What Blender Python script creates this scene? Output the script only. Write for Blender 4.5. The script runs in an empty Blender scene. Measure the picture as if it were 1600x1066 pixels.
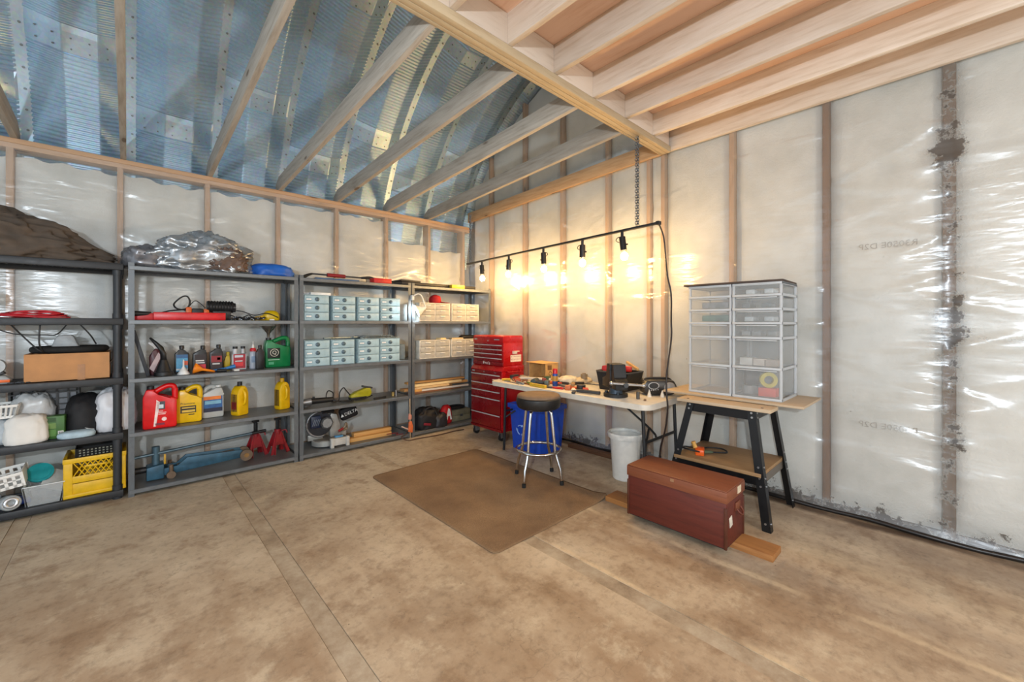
import bpy, bmesh, math, random
from mathutils import Vector, Matrix, Euler, noise
PI = math.pi
S = bpy.context.scene
C = S.collection

# ------------------------------------------------------------------ camera
cd = bpy.data.cameras.new('camera'); cam = bpy.data.objects.new('camera', cd); C.objects.link(cam)
cam.location = (0, 0, 1.36); cam.rotation_euler = (PI / 2, 0, -math.atan2(.682, .731))
cd.sensor_fit = 'HORIZONTAL'; cd.sensor_width = 36; cd.lens = 643 / 1600 * 36
cd.shift_y = -28 / 1600; cd.clip_start = .02
S.camera = cam
# ------------------------------------------------------------------ world, lights, exposure
S.view_settings.view_transform = 'Standard'; S.view_settings.look = 'None'
S.view_settings.gamma = 1; S.view_settings.use_curve_mapping = False
S.view_settings.exposure = 0.0
W = bpy.data.worlds.new('overcast_sky'); S.world = W; W.use_nodes = True
W.node_tree.nodes['Background'].inputs[0].default_value = (.78, .90, 1.0, 1)
W.node_tree.nodes['Background'].inputs[1].default_value = 1.5
def lamp(name, kind, loc, energy, color, size=.1, rot=None, size_y=None, spread=None):
    l = bpy.data.lights.new(name, kind); l.energy = energy; l.color = color
    if kind == 'AREA':
        l.size = size
        if size_y: l.shape = 'RECTANGLE'; l.size_y = size_y
        if spread: l.spread = spread
    else: l.shadow_soft_size = size
    o = bpy.data.objects.new(name, l); C.objects.link(o); o.location = loc
    if rot: o.rotation_euler = rot
    return o
# unseen lamps: cool key behind the tie shadows, warm fill added for the floor
lamp('unseen_light', 'POINT', (-1.15, -.55, 1.78), 315, (.84, .93, 1), .05)
lamp('unseen_light', 'POINT', (1.5, -2.4, 1.5), 110, (1, .89, .74), .09)

# ------------------------------------------------------------------ helpers
def lin(c):
    if isinstance(c, str):
        c = c.lstrip('#'); c = [int(c[i:i + 2], 16) / 255 for i in (0, 2, 4)]
    return tuple((x / 12.92 if x <= .04045 else ((x + .055) / 1.055) ** 2.4) for x in c) + (1,)
class NT:
    """small node-tree helper"""
    def __init__(s, name):
        s.m = bpy.data.materials.new(name); s.m.use_nodes = True; s.t = s.m.node_tree
        s.bsdf = s.t.nodes['Principled BSDF']; s.out = s.t.nodes['Material Output']
    def n(s, typ, **kw):
        nd = s.t.nodes.new('ShaderNode' + typ)
        for k, v in kw.items():
            if k.startswith('i_'):
                key = k[2:]; key = int(key) if key.isdigit() else key.replace('_', ' ')
                nd.inputs[key].default_value = v
            else: setattr(nd, k, v)
        return nd
    def l(s, a, b): s.t.links.new(a, b)
    def val(s, x, inp):
        if isinstance(x, (int, float)): inp.default_value = x
        else: s.l(x, inp)
    def math(s, op, a, b=0.0, c=None, clamp=False):
        nd = s.n('Math', operation=op, use_clamp=clamp); s.val(a, nd.inputs[0]); s.val(b, nd.inputs[1])
        if c is not None: s.val(c, nd.inputs[2])
        return nd.outputs[0]
    def pos(s, obj=False):
        if obj: return s.n('TexCoord').outputs['Object']
        return s.n('NewGeometry').outputs['Position']
    def noise(s, vec, scale=5, detail=4, rough=.55, stretch=None, loc=None):
        if stretch or loc:
            mp = s.n('Mapping'); s.l(vec, mp.inputs[0])
            if stretch: mp.inputs['Scale'].default_value = stretch
            if loc: mp.inputs['Location'].default_value = loc
            vec = mp.outputs[0]
        nd = s.n('TexNoise'); nd.inputs['Scale'].default_value = scale; nd.inputs['Detail'].default_value = detail
        nd.inputs['Roughness'].default_value = rough; s.l(vec, nd.inputs['Vector']); return nd.outputs['Fac']
    def ramp(s, fac, stops):
        nd = s.n('ValToRGB'); s.l(fac, nd.inputs[0]); e = nd.color_ramp.elements
        while len(e) < len(stops): e.new(.5)
        for el, (p, c) in zip(e, stops):
            el.position = p; el.color = c if len(c) == 4 else tuple(c) + (1,)
        return nd.outputs[0]
    def rng(s, v, a, b, c=0, d=1):
        nd = s.n('MapRange'); s.l(v, nd.inputs[0])
        for i, x in enumerate((a, b, c, d)): nd.inputs[i + 1].default_value = x
        return nd.outputs[0]
    def mix(s, fac, a, b, blend='MIX'):
        nd = s.n('Mix', data_type='RGBA', blend_type=blend)
        s.val(fac, nd.inputs[0])
        for x, i in ((a, 6), (b, 7)):
            if isinstance(x, tuple): nd.inputs[i].default_value = x
            else: s.l(x, nd.inputs[i])
        return nd.outputs[2]
    def bump(s, h, strength=.3, dist=.01):
        nd = s.n('Bump'); nd.inputs['Strength'].default_value = strength; nd.inputs['Distance'].default_value = dist
        s.l(h, nd.inputs['Height']); s.l(nd.outputs[0], s.bsdf.inputs['Normal'])
    def set(s, color=None, rough=None, metal=None):
        if color is not None:
            if isinstance(color, tuple): s.bsdf.inputs['Base Color'].default_value = color
            else: s.l(color, s.bsdf.inputs['Base Color'])
        if rough is not None: s.val(rough, s.bsdf.inputs['Roughness'])
        if metal is not None: s.bsdf.inputs['Metallic'].default_value = metal
MATS = {}
def M(col, rough=.5, metal=0, var=.18, scale=18, bump=0, trans=0, alpha=1, emit=0, key=None):
    """plain procedural surface: colour with noise mottling, optional grain bump / translucency"""
    k = key or (col, rough, metal, var, scale, bump, trans, alpha, emit)
    if k in MATS: return MATS[k]
    t = NT('surface_' + str(col).strip('#')); c = lin(col)
    n = t.noise(t.pos(True), scale, 5)
    lo = tuple(x * (1 - var) for x in c[:3]) + (1,); hi = tuple(min(1, x * (1 + var)) for x in c[:3]) + (1,)
    t.set(t.ramp(n, [(.3, lo), (.7, hi)]), t.rng(n, .3, .7, max(.03, rough - .07), min(1, rough + .07)), metal)
    if bump: t.bump(t.noise(t.pos(True), scale * 5, 3), bump, .004)
    if trans: t.bsdf.inputs['Transmission Weight'].default_value = trans; t.bsdf.inputs['IOR'].default_value = 1.2
    if alpha < 1: t.bsdf.inputs['Alpha'].default_value = alpha
    if emit:
        t.bsdf.inputs['Emission Color'].default_value = c; t.bsdf.inputs['Emission Strength'].default_value = emit
    MATS[k] = t.m; return t.m

class B:
    """collects shapes into one bmesh; .o() links it as one object"""
    def __init__(s): s.b = bmesh.new()
    def _bev(s, geom_v, r, seg=2):
        es = {e for v in geom_v for e in v.link_edges}
        bmesh.ops.bevel(s.b, geom=list(es), offset=r, segments=seg, affect='EDGES', profile=.5)
    def obox(s, c, size, rot=(0, 0, 0), bev=0, seg=2):
        m = Matrix.LocRotScale(Vector(c), Euler(rot), Vector(size))
        r = bmesh.ops.create_cube(s.b, size=1, matrix=m)
        if bev: s._bev(r['verts'], bev, seg)
        return s
    def box(s, x0, x1, y0, y1, z0, z1, bev=0, seg=2):
        return s.obox(((x0 + x1) / 2, (y0 + y1) / 2, (z0 + z1) / 2), (abs(x1 - x0), abs(y1 - y0), abs(z1 - z0)), bev=bev, seg=seg)
    def cyl(s, p0, p1, r0, r1=None, n=14, caps=True):
        p0, p1 = Vector(p0), Vector(p1); d = p1 - p0
        m = Matrix.Translation((p0 + p1) / 2) @ d.to_track_quat('Z', 'Y').to_matrix().to_4x4()
        bmesh.ops.create_cone(s.b, cap_ends=caps, cap_tris=False, segments=n, radius1=r0, radius2=r0 if r1 is None else r1, depth=d.length, matrix=m)
        return s
    def sph(s, c, r, n=14, sc=(1, 1, 1), rot=(0, 0, 0)):
        bmesh.ops.create_uvsphere(s.b, u_segments=n, v_segments=max(6, n * 2 // 3), radius=r, matrix=Matrix.LocRotScale(Vector(c), Euler(rot), Vector(sc)))
        return s
    def lathe(s, prof, c=(0, 0, 0), n=20, sx=1, sy=1, rot=None):
        R = Euler(rot).to_matrix() if rot else Matrix.Identity(3); c = Vector(c)
        rings = []
        for r, z in prof:
            if r <= 1e-6: rings.append([s.b.verts.new(R @ Vector((0, 0, z)) + c)])
            else: rings.append([s.b.verts.new(R @ Vector((r * sx * math.cos(2 * PI * i / n), r * sy * math.sin(2 * PI * i / n), z)) + c) for i in range(n)])
        for a, b in zip(rings, rings[1:]):
            for i in range(n):
                j = (i + 1) % n
                f = [a[0], b[j], b[i]] if len(a) == 1 else ([a[i], a[j], b[0]] if len(b) == 1 else [a[i], a[j], b[j], b[i]])
                if len(a) > 1 or len(b) > 1: s.b.faces.new(f)
        return s
    def tube(s, pts, r, n=6, closed=False, sub=0):
        pts = [Vector(p) for p in pts]
        if sub and isinstance(r, (list, tuple)):
            r = [r[min(int(k / sub), len(r) - 1)] + (r[min(int(k / sub) + 1, len(r) - 1)] - r[min(int(k / sub), len(r) - 1)]) * (k % sub) / sub for k in range((len(pts) - 1) * sub + 1)]
        if sub:
            q = []; N = len(pts)
            for i in range(N if closed else N - 1):
                g = lambda k: pts[k % N] if closed else pts[max(0, min(N - 1, k))]
                a, b, c_, d = g(i - 1), g(i), g(i + 1), g(i + 2)
                for k in range(sub):
                    t = k / sub
                    q.append(.5 * ((2 * b) + (c_ - a) * t + (2 * a - 5 * b + 4 * c_ - d) * t * t + (3 * b - a - 3 * c_ + d) * t ** 3))
            if not closed: q.append(pts[-1])
            pts = q
        N = len(pts); rings = []; up = Vector((0, 0, 1))
        for i, p in enumerate(pts):
            d = (pts[(i + 1) % N] - pts[i - 1]) if closed else (pts[min(i + 1, N - 1)] - pts[max(i - 1, 0)])
            if d.length < 1e-9: d = Vector((0, 0, 1))
            d.normalize(); x = d.cross(up)
            if x.length < .2: x = d.cross(Vector((0, 1, 0)))
            x.normalize()
            if i and x.dot(px) < 0: x = -x
            px = x; y = x.cross(d)
            rr = r[i] if isinstance(r, (list, tuple)) else r
            rings.append([s.b.verts.new(p + rr * (x * math.cos(2 * PI * k / n) + y * math.sin(2 * PI * k / n))) for k in range(n)])
        for i in range(N if closed else N - 1):
            a, b = rings[i], rings[(i + 1) % N]
            for k in range(n): s.b.faces.new([a[k], a[(k + 1) % n], b[(k + 1) % n], b[k]])
        if not closed: s.b.faces.new(rings[0]); s.b.faces.new(rings[-1])
        return s
    def prism(s, poly, a0, a1, ax='y', bev=0, c=(0, 0, 0), rot=None):
        """extrude a 2-D outline: ax='y' -> (x,z) outline, 'x' -> (y,z), 'z' -> (x,y)"""
        f = {'y': lambda p, a: (p[0], a, p[1]), 'x': lambda p, a: (a, p[0], p[1]), 'z': lambda p, a: (p[0], p[1], a)}[ax]
        R = Euler(rot).to_matrix() if rot else Matrix.Identity(3); c = Vector(c)
        va = [s.b.verts.new(R @ Vector(f(p, a0)) + c) for p in poly]; vb = [s.b.verts.new(R @ Vector(f(p, a1)) + c) for p in poly]
        n = len(poly); fs = [s.b.faces.new(va), s.b.faces.new(vb[::-1])]
        for i in range(n): fs.append(s.b.faces.new([va[i], vb[i], vb[(i + 1) % n], va[(i + 1) % n]]))
        if bev: s._bev(va + vb, bev)
        return s
    def grid(s, fn, nu, nv, wrap=False):
        vs = [[s.b.verts.new(fn(i / nu, j / nv)) for j in range(nv + 1)] for i in range(nu if wrap else nu + 1)]
        for i in range(nu):
            a = vs[i]; b = vs[(i + 1) % len(vs)]
            for j in range(nv): s.b.faces.new([a[j], b[j], b[j + 1], a[j + 1]])
        return s
    def blob(s, c, sx, sy, sz, fold=.25, freq=3., seed=0, nu=40, nv=22, sq=.7, flat=True, ridge=True, tap=None):
        """crumpled rounded lump standing on z = c.z"""
        c = Vector(c); pw = lambda x: math.copysign(abs(x) ** sq, x)
        def fn(u, v):
            a = 2 * PI * u; b = PI * (v - .5)
            d = Vector((pw(math.cos(b)) * pw(math.cos(a)), pw(math.cos(b)) * pw(math.sin(a)), pw(math.sin(b))))
            q = d * freq + Vector((seed * 7.3, seed * 3.1, seed))
            k = noise.noise(q) * .6
            if ridge: k += (1 - abs(noise.noise(q * 1.7 + Vector((9, 0, 0)))) * 2.4) * .45 + (1 - abs(noise.noise(q * 4)) * 2) * .12
            p = Vector((d.x * sx, d.y * sy, d.z * sz)) * (1 + fold * (k - .25))
            z = p.z + sz * .55 if flat else p.z + sz
            if tap: z *= tap(p.x / sx)
            return (c.x + p.x, c.y + p.y, c.z + max(z * (1 / 1.55 if flat else .5), 0 if v < .5 else .001))
        s.grid(fn, nu, nv, wrap=True)
        bmesh.ops.remove_doubles(s.b, verts=s.b.verts[:], dist=1e-5)
        return s
    def mesh(s, name, smooth=False, auto=None):
        bmesh.ops.recalc_face_normals(s.b, faces=s.b.faces[:])
        me = bpy.data.meshes.new(name); s.b.to_mesh(me); s.b.free()
        if smooth or auto:
            for p in me.polygons: p.use_smooth = True
            if auto:
                try: me.set_sharp_from_angle(angle=math.radians(auto))
                except Exception: pass
        return me
    def o(s, name, mat, parent=None, loc=None, rot=None, smooth=False, auto=35):
        me = s.mesh(name, smooth, None if smooth else auto); me.materials.append(mat)
        return link(name, me, parent, loc, rot)
def link(name, me, parent=None, loc=None, rot=None):
    o = bpy.data.objects.new(name, me); C.objects.link(o)
    if parent: o.parent = parent
    if loc is not None: o.location = loc
    if rot is not None: o.rotation_euler = rot
    return o
def tag(o, label=None, cat=None, group=None, kind=None):
    for k, v in (('label', label), ('category', cat), ('group', group), ('kind', kind)):
        if v: o[k] = v
    return o
def thing(name, label, cat, loc=(0, 0, 0), rz=0, group=None):
    e = link(name, None, None, loc, (0, 0, rz)); e.empty_display_size = .1
    return tag(e, label, cat, group)
def struct(name, loc=(0, 0, 0)): return tag(link(name, None, None, loc), kind='structure')
def text(name, body, size, mat, parent=None, loc=(0, 0, 0), rot=(PI / 2, 0, 0), mirror=False, sx=1, thick=.0004, align='CENTER'):
    cu = bpy.data.curves.new(name, 'FONT'); cu.body = body; cu.size = size; cu.extrude = thick
    cu.align_x = align; cu.align_y = 'CENTER'; cu.resolution_u = 2
    o = bpy.data.objects.new(name, cu); C.objects.link(o)
    bpy.context.view_layer.update()
    me = bpy.data.meshes.new_from_object(o); bpy.data.objects.remove(o); bpy.data.curves.remove(cu)
    for v in me.vertices:
        v.co.x *= sx * (-1 if mirror else 1)
    if mirror: me.flip_normals()
    me.materials.append(mat)
    return link(name, me, parent, loc, rot)
rnd = random.Random(11)

# ------------------------------------------------------------------ materials of the shell
def wood_mat(name, base, dark, axis='X', knots=True, rough=.7, sc=1., pale=None):
    t = NT(name); p = t.pos(True)
    st = {'X': (1.2, 14, 14), 'Y': (14, 1.2, 14), 'Z': (14, 14, 1.2)}[axis]
    oi = t.n('ObjectInfo').outputs['Random']
    mp = t.n('Mapping'); t.l(p, mp.inputs[0]); cmb = t.n('CombineXYZ')
    for i in range(3): t.l(t.math('MULTIPLY', oi, 17.0 + i * 5), cmb.inputs[i])
    t.l(cmb.outputs[0], mp.inputs['Location']); p = mp.outputs[0]
    g = t.noise(p, 3 * sc, 6, .6, stretch=st); w = t.noise(p, 1.6 * sc, 3, .5, stretch=tuple(max(1, a * .25) for a in st))
    col = t.ramp(g, [(.2, lin(dark)), (.48, lin(base)), (.8, lin(pale or base))])
    col = t.mix(t.rng(w, .35, .7), col, t.mix(.28, col, lin(dark)))
    if knots:
        v = t.n('TexVoronoi', feature='F1'); v.inputs['Scale'].default_value = 3.2 * sc
        mp2 = t.n('Mapping'); t.l(p, mp2.inputs[0]); mp2.inputs['Scale'].default_value = {'X': (.55, 1.6, 1.6), 'Y': (1.6, .55, 1.6), 'Z': (1.6, 1.6, .55)}[axis]
        t.l(mp2.outputs[0], v.inputs['Vector'])
        col = t.mix(t.rng(v.outputs['Distance'], .09, .12, .9, 0), col, lin('#4a3220'))
        col = t.mix(t.rng(v.outputs['Distance'], .12, .24, .3, 0), col, lin(dark))
    br = t.rng(oi, 0, 1, .86, 1.12)
    hs = t.n('HueSaturation'); t.l(col, hs.inputs['Color']); t.l(br, hs.inputs['Value'])
    t.set(hs.outputs[0], rough); t.bump(g, .25, .004)
    return t.m
W_STUD = wood_mat('stud_wood', '#b39478', '#957457', 'Z')
W_PLATE = wood_mat('plate_wood', '#bd9a7a', '#9c7857', 'X')
W_JOISTY = wood_mat('joist_wood', '#d8cabb', '#bda994', 'Y', pale='#e4dacf')
W_TIE = wood_mat('tie_joist_wood', '#aba296', '#8a8072', 'Y', pale='#beb6aa')
W_BEAM = wood_mat('beam_wood', '#c6b495', '#a68e6c', 'X', knots=False)
W_LEDG = wood_mat('ledger_wood', '#bd9a74', '#997650', 'Y', pale='#cdae8a')
W_PLY = wood_mat('plywood_deck', '#e6c2aa', '#d3a486', 'Y', rough=.6, sc=.7)
W_BLOCK = wood_mat('blocking_wood', '#d8cabb', '#bba793', 'X')

def concrete():
    t = NT('concrete_floor'); p = t.pos()
    sep = t.n('SeparateXYZ'); t.l(p, sep.inputs[0]); X, Yc = sep.outputs[0], sep.outputs[1]
    a = t.noise(p, 1.0, 9, .68); b = t.noise(p, 3.6, 10, .72); c = t.noise(p, 22, 6, .7); d = t.noise(p, 1.5, 5, .6, stretch=(1.6, .55, 1), loc=(4, 2, 0))
    col = t.ramp(a, [(.30, lin('#93806a')), (.44, lin('#ae9a80')), (.56, lin('#c2b096')), (.70, lin('#cfc0a8'))])
    # greyer concrete towards the shelves; browner patches away from them
    gr = t.math('MULTIPLY', t.rng(Yc, 2.2, 4.2), t.rng(X, 2.8, 1.6))
    col = t.mix(t.math('MULTIPLY', gr, .5), col, lin('#a9a495'))
    brn = t.math('MULTIPLY', t.rng(d, .44, .66), t.rng(Yc, 3.9, 2.4))
    col = t.mix(t.math('MULTIPLY', brn, .62), col, lin('#86684a'))
    col = t.mix(t.math('MULTIPLY', t.rng(b, .52, .64), .6), col, lin('#7d6349'))
    col = t.mix(t.math('MULTIPLY', t.rng(b, .46, .34), .55), col, lin('#cfc0a5'))
    # pale worn laitance lines along the old form joints, wavering
    wob = t.math('MULTIPLY', t.math('SUBTRACT', t.noise(p, 1.8, 4), .5), .10)
    xx = t.math('ADD', X, wob)
    brk = t.rng(t.noise(p, 2.4, 4, .6, loc=(7, 1, 0)), .38, .58)
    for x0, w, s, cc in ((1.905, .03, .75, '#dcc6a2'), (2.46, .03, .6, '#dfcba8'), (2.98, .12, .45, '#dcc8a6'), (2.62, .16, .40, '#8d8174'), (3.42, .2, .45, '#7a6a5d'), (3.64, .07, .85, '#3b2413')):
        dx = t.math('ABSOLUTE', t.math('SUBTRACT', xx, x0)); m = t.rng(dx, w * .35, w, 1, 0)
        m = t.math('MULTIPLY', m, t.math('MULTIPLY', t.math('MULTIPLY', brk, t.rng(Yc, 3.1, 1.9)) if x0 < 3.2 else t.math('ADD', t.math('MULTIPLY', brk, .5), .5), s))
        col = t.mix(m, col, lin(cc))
    # hairline cracks and specks
    v = t.n('TexVoronoi', feature='DISTANCE_TO_EDGE'); v.inputs['Scale'].default_value = 1.1
    wv = t.n('VectorMath', operation='ADD'); t.l(p, wv.inputs[0])
    nn = t.n('TexNoise'); nn.inputs['Scale'].default_value = 2.5; nn.inputs['Detail'].default_value = 5; t.l(p, nn.inputs['Vector'])
    t.l(nn.outputs['Color'], wv.inputs[1]); t.l(wv.outputs[0], v.inputs['Vector'])
    ck = t.math('MULTIPLY', t.rng(v.outputs['Distance'], .0, .006, 1, 0), t.rng(t.noise(p, 1.3, 3, loc=(3, 3, 0)), .52, .6))
    col = t.mix(t.math('MULTIPLY', ck, .25), col, lin('#4b3c2c'))
    sp = t.n('TexVoronoi'); sp.inputs['Scale'].default_value = 9; t.l(p, sp.inputs['Vector'])
    col = t.mix(t.rng(sp.outputs['Distance'], .025, .045, .7, 0), col, lin('#4a3d30'))
    col = t.mix(t.math('MULTIPLY', t.math('SUBTRACT', c, .5), 1.8, clamp=True), col, lin('#57493a'))
    t.set(col, t.rng(a, .3, .7, .55, .75)); t.bump(t.math('ADD', c, b), .25, .006)
    return t.m
CONC = concrete()
def strip_mat():
    t = NT('joint_strip_concrete'); p = t.pos(); n = t.noise(p, 3.2, 10, .72)
    t.set(t.ramp(n, [(.34, lin('#7d6c58')), (.48, lin('#a19079')), (.6, lin('#b3a58f')), (.72, lin('#c2b49c'))]), .7); t.bump(t.noise(p, 25, 5), .3, .006)
    return t.m

# ------------------------------------------------------------------ floor
floor = struct('floor')
B().box(-6, 3.95, -5, 5.3, -.15, -.012).o('subfloor', CONC, floor)
edges = [-6, -4.2, -4.115, -2.99, -2.905, -1.78, -1.695, -.575, -.495, .61, .70, 1.80, 1.895, 3.95]
for i, (a, b) in enumerate(zip(edges, edges[1:])):
    st = (b - a) < .12
    B().box(a + .0012, b - .0012, -5, 5.3, -.012, -.0025 if st else 0).o('joint_strip' if st else 'slab', strip_mat() if st and i < 2 else (MATS.setdefault('strip', strip_mat()) if st else CONC), floor)

# ------------------------------------------------------------------ steel arch roof
AC, AZ, AR = 2.42, 1.85, 2.867
def steel():
    t = NT('galvanised_steel'); p = t.pos()
    n = t.noise(p, 1.4, 4); s = t.noise(p, 40, 3)
    v = t.n('TexVoronoi'); v.inputs['Scale'].default_value = 55; t.l(p, v.inputs['Vector'])
    col = t.ramp(n, [(.3, lin('#96b1c6')), (.7, lin('#b9cfdf'))])
    col = t.mix(.18, col, v.outputs['Color'], 'SOFT_LIGHT')
    t.set(col, t.rng(s, .3, .7, .28, .38), .55)
    return t.m
STEEL = steel()
def arch_pt(sarc, inw):
    """arc length from the springing at z=2.2 -> (y,z); inw = offset towards the inside"""
    a0 = math.asin((2.2 - AZ) / AR); a = a0 + sarc / AR
    if a < PI * .62: return AC + (AR - inw) * math.cos(a), AZ + (AR - inw) * math.sin(a)
    # beyond the crown the shell flattens over the loft
    e = (a - PI * .62) * AR; a = PI * .62
    return AC + (AR - inw) * math.cos(a) - e * .97, AZ + (AR - inw) * math.sin(a) - e * .12
PROF = [(0, 0), (.045, 0), (.052, .004), (.235, .118), (.245, .121), (.435, .121), (.445, .118), (.585, .006), (.6, 0), (.615, 0)]
def roof_mesh(off):
    bands = [off, off + 1.75, off + 3.5]; L = 6.6; p = .034; rows = []; s = 0
    while s < L:
        inb = any(abs(s - b) < .085 for b in bands)
        if inb: rows += [(s, .0)]; s += .05
        else:
            rows += [(s, -.005), (s + p * .28, .005), (s + p * .5, .005), (s + p * .78, -.005)]; s += p
    b = bmesh.new(); prev = None
    for s, w in rows:
        cur = []
        for i, (x, d) in enumerate(PROF):
            k = 0 if i in (0, 1, 8, 9) else 1
            y, z = arch_pt(s, d + w * k); cur.append(b.verts.new((x, y, z)))
        if prev:
            for i in range(len(PROF) - 1): b.faces.new([prev[i], prev[i + 1], cur[i + 1], cur[i]])
        prev = cur
    me = bpy.data.meshes.new('roof_panel'); b.to_mesh(me); b.free(); me.materials.append(STEEL); return me
def bolt_mesh(off):
    bb = B()
    k = .12
    while k < 5.2:
        y, z = arch_pt(k, .0); y2, z2 = arch_pt(k, .012); bb.cyl((.022, y, z), (.022, y2, z2), .009, n=6); k += .155
    for bd in (off, off + 1.75, off + 3.5):
        for dx, dd in ((.1, .036), (.19, .09), (.29, .121), (.39, .121), (.49, .087), (.55, .04)):
            for e in (-.04, .04):
                y, z = arch_pt(bd + e, dd); y2, z2 = arch_pt(bd + e, dd + .01); bb.cyl((dx, y, z), (dx, y2, z2), .006, n=6)
    me = bb.mesh('bolts'); me.materials.append(M('#7d878e', .4, .8)); return me
roof = struct('roof')
rms = [roof_mesh(1.02), roof_mesh(1.5)]; bms = [bolt_mesh(1.02), bolt_mesh(1.5)]
for i in range(-9, 7):
    x = .005 + .615 * i
    link('roof_panel', rms[i % 2], roof, (x, 0, 0)); tag(link('panel_bolts', bms[i % 2], roof, (x, 0, 0)), kind='stuff')

# ------------------------------------------------------------------ insulation, plastic sheet
def batt_mat():
    t = NT('fibreglass_batt'); p = t.pos()
    n = t.noise(p, 2.2, 5, .6); f = t.noise(p, 60, 3)
    col = t.ramp(n, [(.3, lin('#b8b8b2')), (.55, lin('#cdcdc8')), (.75, lin('#dadad5'))])
    t.set(col, .95); t.bump(f, .5, .006)
    return t.m
BATT = batt_mat()
def poly_mat():
    """clear polyethylene: mostly see-through, slightly milky and glossy, with mould where damp got behind it"""
    t = NT('poly_vapour_barrier'); p = t.pos()
    sep = t.n('SeparateXYZ'); t.l(p, sep.inputs[0])
    X, Yc, Z = sep.outputs
    n1 = t.noise(p, 13, 7, .72); n2 = t.noise(p, 2.0, 4, .6); n3 = t.noise(p, 38, 4, .7)
    onr = t.math('GREATER_THAN', X, 3.5)
    low = t.math('MULTIPLY', t.rng(Z, .24, .03), 1.0)                                     # damp line above the floor
    low = t.rng(t.math('ADD', t.math('MULTIPLY', low, .8), t.math('MULTIPLY', t.math('SUBTRACT', n1, .5), 2.2)), .60, .72)
    low = t.math('MULTIPLY', low, onr)
    sd = t.math('ABSOLUTE', t.math('SUBTRACT', Yc, .015))                                  # the stained stud bay
    blot = t.rng(t.math('ABSOLUTE', t.math('SUBTRACT', Z, 2.45)), .0, .16, .45, 0)
    blot2 = t.rng(t.math('ABSOLUTE', t.math('SUBTRACT', Z, 1.32)), .0, .25, .3, 0)
    st = t.math('ADD', t.math('ADD', t.rng(sd, .02, .13, .54, 0), t.math('MULTIPLY', t.math('ADD', blot, blot2), t.rng(sd, .03, .22, 1, 0))), t.math('MULTIPLY', t.math('SUBTRACT', n1, .5), 2.2))
    st = t.math('MULTIPLY', t.rng(st, .54, .74), t.math('MULTIPLY', onr, t.math('LESS_THAN', Yc, .4)))
    sm = t.math('ABSOLUTE', t.math('SUBTRACT', t.math('ADD', Z, t.math('MULTIPLY', n2, .08)), 1.30))   # thin dirt line at a batt joint
    ln = t.math('MULTIPLY', t.rng(sm, .0, .022, .8, 0), t.math('MULTIPLY', t.rng(n1, .5, .62), t.math('MULTIPLY', onr, t.math('LESS_THAN', Yc, .02))))
    sp = t.n('TexVoronoi'); sp.inputs['Scale'].default_value = 6.5; t.l(p, sp.inputs['Vector'])
    spk = t.math('MULTIPLY', t.rng(sp.outputs['Distance'], .02, .05, .8, 0), t.math('MULTIPLY', onr, t.rng(n2, .48, .6)))
    dirt = t.math('MAXIMUM', t.math('MAXIMUM', low, st), t.math('MAXIMUM', ln, spk))
    dirt = t.math('MINIMUM', dirt, .93)
    t.set(t.mix(dirt, lin('#dfe2de'), lin('#33271d')), t.math('ADD', .2, t.math('MULTIPLY', dirt, .5)))
    t.bsdf.inputs['Specular IOR Level'].default_value = .6
    # crinkles
    wr = t.noise(p, 2.2, 3, .5, stretch=(.7, .7, 3.6)); wr2 = t.noise(p, 5, 3, .5, stretch=(.7, .7, 3.), loc=(2, 5, 1))
    rid = t.math('ADD', t.math('ABSOLUTE', t.math('SUBTRACT', wr, .5)), t.math('MULTIPLY', t.math('ABSOLUTE', t.math('SUBTRACT', wr2, .5)), .45))
    msk = t.rng(t.noise(p, 1.3, 3, .5, loc=(1, 8, 3)), .45, .62, .15, 1)
    t.bump(t.math('MULTIPLY', rid, msk), .42, .035)
    tr = t.n('BsdfTransparent'); mx = t.n('MixShader'); gl = t.n('BsdfGlossy'); gl.inputs['Roughness'].default_value = .24
    gl.inputs['Color'].default_value = (.95, .97, 1, 1)
    nb = [n for n in t.t.nodes if n.bl_idname == 'ShaderNodeBump'][0]; t.l(nb.outputs[0], gl.inputs['Normal'])
    fr = t.n('Fresnel'); fr.inputs['IOR'].default_value = 1.6; t.l(nb.outputs[0], fr.inputs['Normal'])
    t.val(t.math('ADD', t.math('MULTIPLY', dirt, .85), .13), mx.inputs[0]); t.l(tr.outputs[0], mx.inputs[1]); t.l(t.bsdf.outputs[0], mx.inputs[2])
    m2 = t.n('MixShader'); t.val(t.math('MINIMUM', t.math('MULTIPLY', fr.outputs[0], .75), .2), m2.inputs[0]); t.l(mx.outputs[0], m2.inputs[1]); t.l(gl.outputs[0], m2.inputs[2])
    t.l(m2.outputs[0], t.out.inputs[0])
    return t.m
POLY = poly_mat()
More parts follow.
